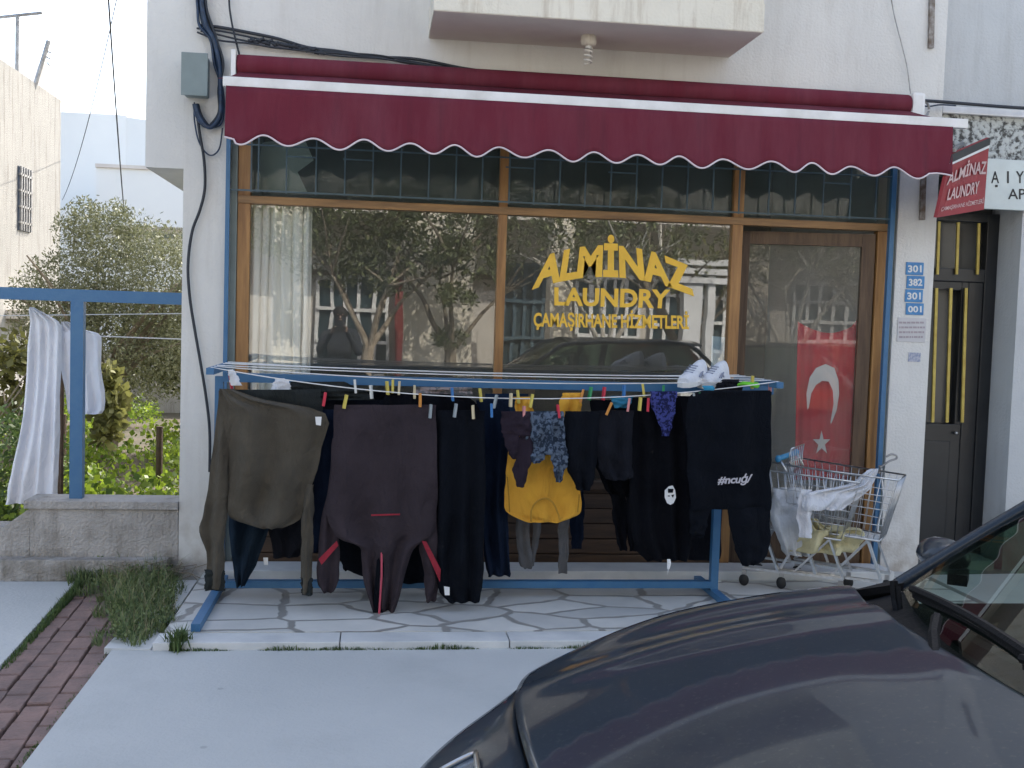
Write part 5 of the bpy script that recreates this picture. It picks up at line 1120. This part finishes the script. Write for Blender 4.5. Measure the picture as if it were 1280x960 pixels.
# ================================================================== OTHER SIDE OF THE STREET (seen mirrored in the windows)
def V(px, py, yv): p = Y(px, py, yv); return Vector((p.x, -p.y, p.z))   # virtual point behind the pane -> its real place across the street
OY = 9.5
ob = thing('opposite_building', 'sunlit cream house with porch columns across the street', 'house', (0,-OY-2,0))
M['oppwall'] = plaster('oppwall', (.62,.58,.52), (.2,.17,.14), .5, base_dirt=False); M['oppcol'] = plaster('oppcol', (.86,.79,.66), (.4,.33,.25), .5, base_dirt=False)
b = B().box(-9,12,-OY-2.9,-OY-2.6,-.1,7); b.box(-9,12,-OY-2.6,-OY-1.2,3.3,3.6); b.mk('wall', M['oppwall'], ob)
for x0, x1 in ((505,592),(690,718),(-60,120),(340,376),(1010,1060)):
    a, c = V(x0,400,OY), V(x1,400,OY); B().box(a.x, c.x, -OY-.5, -OY, -.1, 3.29).mk('column', M['oppcol'], ob)
tealm = mat('tealwin', (.05,.08,.09), .15, (.03,.05,.06), 4)
for x0, x1, y0, y1 in ((398,482,345,470),(632,690,330,470),(725,800,345,420),(820,905,335,440)):
    a, c = V(x0,y0,OY+2.55), V(x1,y1,OY+2.55); wd = B().box(a.x, c.x, -OY-2.59, -OY-2.55, max(0,c.z), a.z).mk('window', tealm, ob)
    b = B(); n_ = 5
    for k in range(n_+1): x = a.x+(c.x-a.x)*k/n_; b.box(x-.03, x+.03, -OY-2.54, -OY-2.50, max(0,c.z), a.z)
    for k in range(4): z = max(0,c.z)+(a.z-max(0,c.z))*k/3; b.box(a.x, c.x, -OY-2.495, -OY-2.46, z-.03, z+.03)
    b.mk('window_frame', M['white'] if x0 != 632 else M['bluegrille'], wd)
a, c = V(495,340,OY+2.5), V(508,470,OY+2.5); B().box(a.x, c.x, -OY-2.55, -OY-2.4, 0, a.z).mk('door', mat('reddoor', (.22,.04,.04), .6), ob)
a = V(390,336,OY+2.4); c = V(630,350,OY+2.4); B().box(a.x, c.x, -OY-2.5, -OY-2.3, c.z, a.z).mk('lintel', M['dwood'], ob)
b = B()
for px_, w_ in ((865,.13),(888,.06),(1040,.1)): p = V(px_,400,OY-1.2); b.box(p.x-w_, p.x+w_, -OY+1.1, -OY+1.3, 0, V(px_,345,OY-1.2).z)
for py_ in (330,341,352): a, c = V(845,py_,OY-1.2), V(920,py_,OY-1.2); b.box(a.x, c.x, -OY+1.05, -OY+1.35, c.z-.04, c.z+.04)
tag(b.mk('pergola', M['white']), 'white post pergola across the street seen in the window reflection', 'pergola')
b = B(); a, c = V(762,424,OY-.6), V(850,470,OY-.6); b.cham(a.x, c.x, -OY+.4, -OY+.7, 0, a.z, .03); tag(b.mk('brick_planter', mat('redbrown', (.26,.08,.035), .8, (.18,.06,.03), 8)), 'red-brown planter wall across the street', 'planter')
def street_tree(label, px, yv, crown, lean, trunkm, forks, seed, leafm, nl=3800):
    base = V(px, 470, yv); x0 = base.x; y0 = base.y; root = thing('street_tree', label, 'tree', (x0,y0,0)); b = B(); rnd = random.Random(seed)
    b.tube([(x0,y0,0),(x0+.03,y0,.6),(x0+lean*.3,y0,1.2)], [.12,.09,.08], 9)
    for k in range(forks):
        a = 6.28*k/forks+rnd.uniform(-.3,.3); e = Vector((x0+lean+1.0*math.cos(a)*1.0, y0+.7*math.sin(a), rnd.uniform(2.2,2.9))); s_ = Vector((x0+lean*.3,y0,1.15)); m1 = s_.lerp(e,.45)+Vector((0,0,.1)); b.tube([s_, m1, e], [.045,.028,.010], 7)
        for j in range(4): e2 = e+Vector((rnd.uniform(-.8,.8),rnd.uniform(-.6,.6),rnd.uniform(-.2,.7))); b.tube([m1.lerp(e,.5), e2], [.025,.008], 5)
    b.mk('trunk', trunkm, root); b = B()
    for k, (dx, dz, rr) in enumerate(crown): leaves(b, (x0+dx, y0+rnd.uniform(-.3,.3)+.35, dz-.65), (rr,rr*.8,rr*.7), int(nl*rr*.5), .09, seed+k, cut=.2, narrow=.2)
    b.mk('crown', leafm, root); return root
street_tree('olive-like street tree with forked pale trunk across the street', 455, 8.8, [(-.5,3.3,.9),(.4,3.1,.8),(.9,3.7,.9),(-1.2,3.6,.8),(0,4.1,1)], .1, M['palebark'], 5, 201, M['dleaf'])
street_tree('slender leafy tree across the street by the porch column', 562, 8.6, [(0,2.0,.25),(.05,2.6,.3),(-.05,3.2,.35),(.2,4.0,.9),(.9,4.0,.8),(.5,3.1,.5)], 0, M['bark'], 4, 221, M['dleaf'], 2600)
street_tree('white-trunked street tree across the street opposite the lettering', 752, 8.4, [(-.5,3.4,.8),(.5,3.6,.8),(0,4.1,.9)], .15, mat('whitebark', (.72,.68,.6), .9, (.4,.36,.3), 6), 4, 241, M['dleaf'], 2400)
street_tree('bare brown-twigged tree across the street near the pergola', 850, 8.9, [(-.3,3.2,.7),(.6,3.3,.9),(1.6,3.5,.9)], .2, M['bark'], 7, 261, M['drybush'], 900)
street_tree('spreading street tree across the street far right', 1010, 9.2, [(0,2.6,1.0),(.8,3.2,1.1),(-.8,3.4,.9)], 0, M['bark'], 5, 281, M['dleaf'])
b = B(); 
for k in range(9): p = V(640+k*14, 455, 7.6); leaves(b, (p.x, p.y, .55), (.3,.3,.5), 200, .16, 300+k, cut=-1, narrow=.12)
tag(b.mk('street_shrub', M['dleaf']), 'spiky roadside shrubs across the street', 'shrub')

# the photographer, whose dark figure shows in the left pane
pc = V(425, 400, 6.95); bx, by = pc.x, pc.y
me = bpy.data.meshes.new('person')
J = {'pel':(0,0,.95),'sp':(0,0,1.12),'ch':(0,0,1.32),'nk':(0,0,1.45),'hd':(0,.02,1.55),'hd2':(0,.02,1.66),
 'sl':(-.17,0,1.38),'sr':(.17,0,1.38),'el':(-.24,.10,1.16),'er':(.24,.10,1.16),'wl':(-.10,.30,1.36),'wr':(.12,.30,1.36),'fl':(-.08,.36,1.42),'fr_':(.10,.36,1.42),
 'hl':(-.10,0,.90),'hr':(.10,0,.90),'kl':(-.12,.02,.50),'kr':(.13,.02,.50),'al':(-.12,-.02,.09),'ar':(.14,-.02,.09),'tl':(-.13,.13,.035),'tr':(.16,.13,.035)}
K_ = list(J); E_ = [('pel','sp'),('sp','ch'),('ch','nk'),('nk','hd'),('hd','hd2'),('ch','sl'),('ch','sr'),('sl','el'),('el','wl'),('wl','fl'),('sr','er'),('er','wr'),('wr','fr_'),('pel','hl'),('pel','hr'),('hl','kl'),('kl','al'),('al','tl'),('hr','kr'),('kr','ar'),('ar','tr')]
RAD = {'pel':.14,'sp':.13,'ch':.15,'nk':.055,'hd':.085,'hd2':.075,'sl':.075,'sr':.075,'el':.048,'er':.048,'wl':.03,'wr':.03,'fl':.032,'fr_':.032,'hl':.10,'hr':.10,'kl':.065,'kr':.065,'al':.045,'ar':.045,'tl':.035,'tr':.035}
me.from_pydata([J[k] for k in K_], [(K_.index(a), K_.index(c)) for a, c in E_], [])
po = bpy.data.objects.new('person', me); S.collection.objects.link(po); po.location = (bx, by, 0); me.materials.append(mat('darkclothes', (.03,.035,.045), .85))
sk = po.modifiers.new('skin','SKIN'); sv = me.skin_vertices[0].data
for i, k in enumerate(K_): sv[i].radius = (RAD[k], RAD[k]*(.75 if k in ('pel','sp','ch') else 1)); sv[i].use_root = (k == 'pel')
po.modifiers.new('sub','SUBSURF').levels = 2; po.modifiers['sub'].render_levels = 2
tag(po, 'person in dark clothes holding up a phone, mirrored in the left pane', 'person'); ORG[po.name] = Vector((bx,by,0))
b = B(); 
b.sph((bx, by+.005, 1.66), .098, 8, (1,1.08,1.05)); b.mk('hair', mat('hair', (.02,.014,.01), .7), po, True)
b = B(); 
for k in (-1,1): b.sph((bx+k*.032, by+.095, 1.63), .011, 5)
b.sph((bx, by+.108, 1.595), .014, 5, (1,1.2,1.5)); b.sph((bx,by+.096,1.56), .02, 5, (1.3,.5,.35)); b.mk('face', mat('skin', (.45,.28,.2), .6), po, True)
for sx, wx in ((-1,-.08),(1,.10)):
    for k in range(4): B().tube([(bx+wx+.0, by+.37, 1.41+.018*k),(bx+wx-sx*.03, by+.40, 1.425+.018*k),(bx+wx-sx*.05, by+.39, 1.43+.018*k)], .008, 6).mk('finger', mat('skin%d%d'%(sx,k), (.45,.28,.2), .6), po, True)
ph_ = B().cham(bx-.065, bx+.085, by+.395, by+.405, 1.41, 1.485, .004).mk('phone', M['black']); tag(ph_, 'black phone held up by the person in dark clothes', 'phone')
bpy.context.view_layer.update()
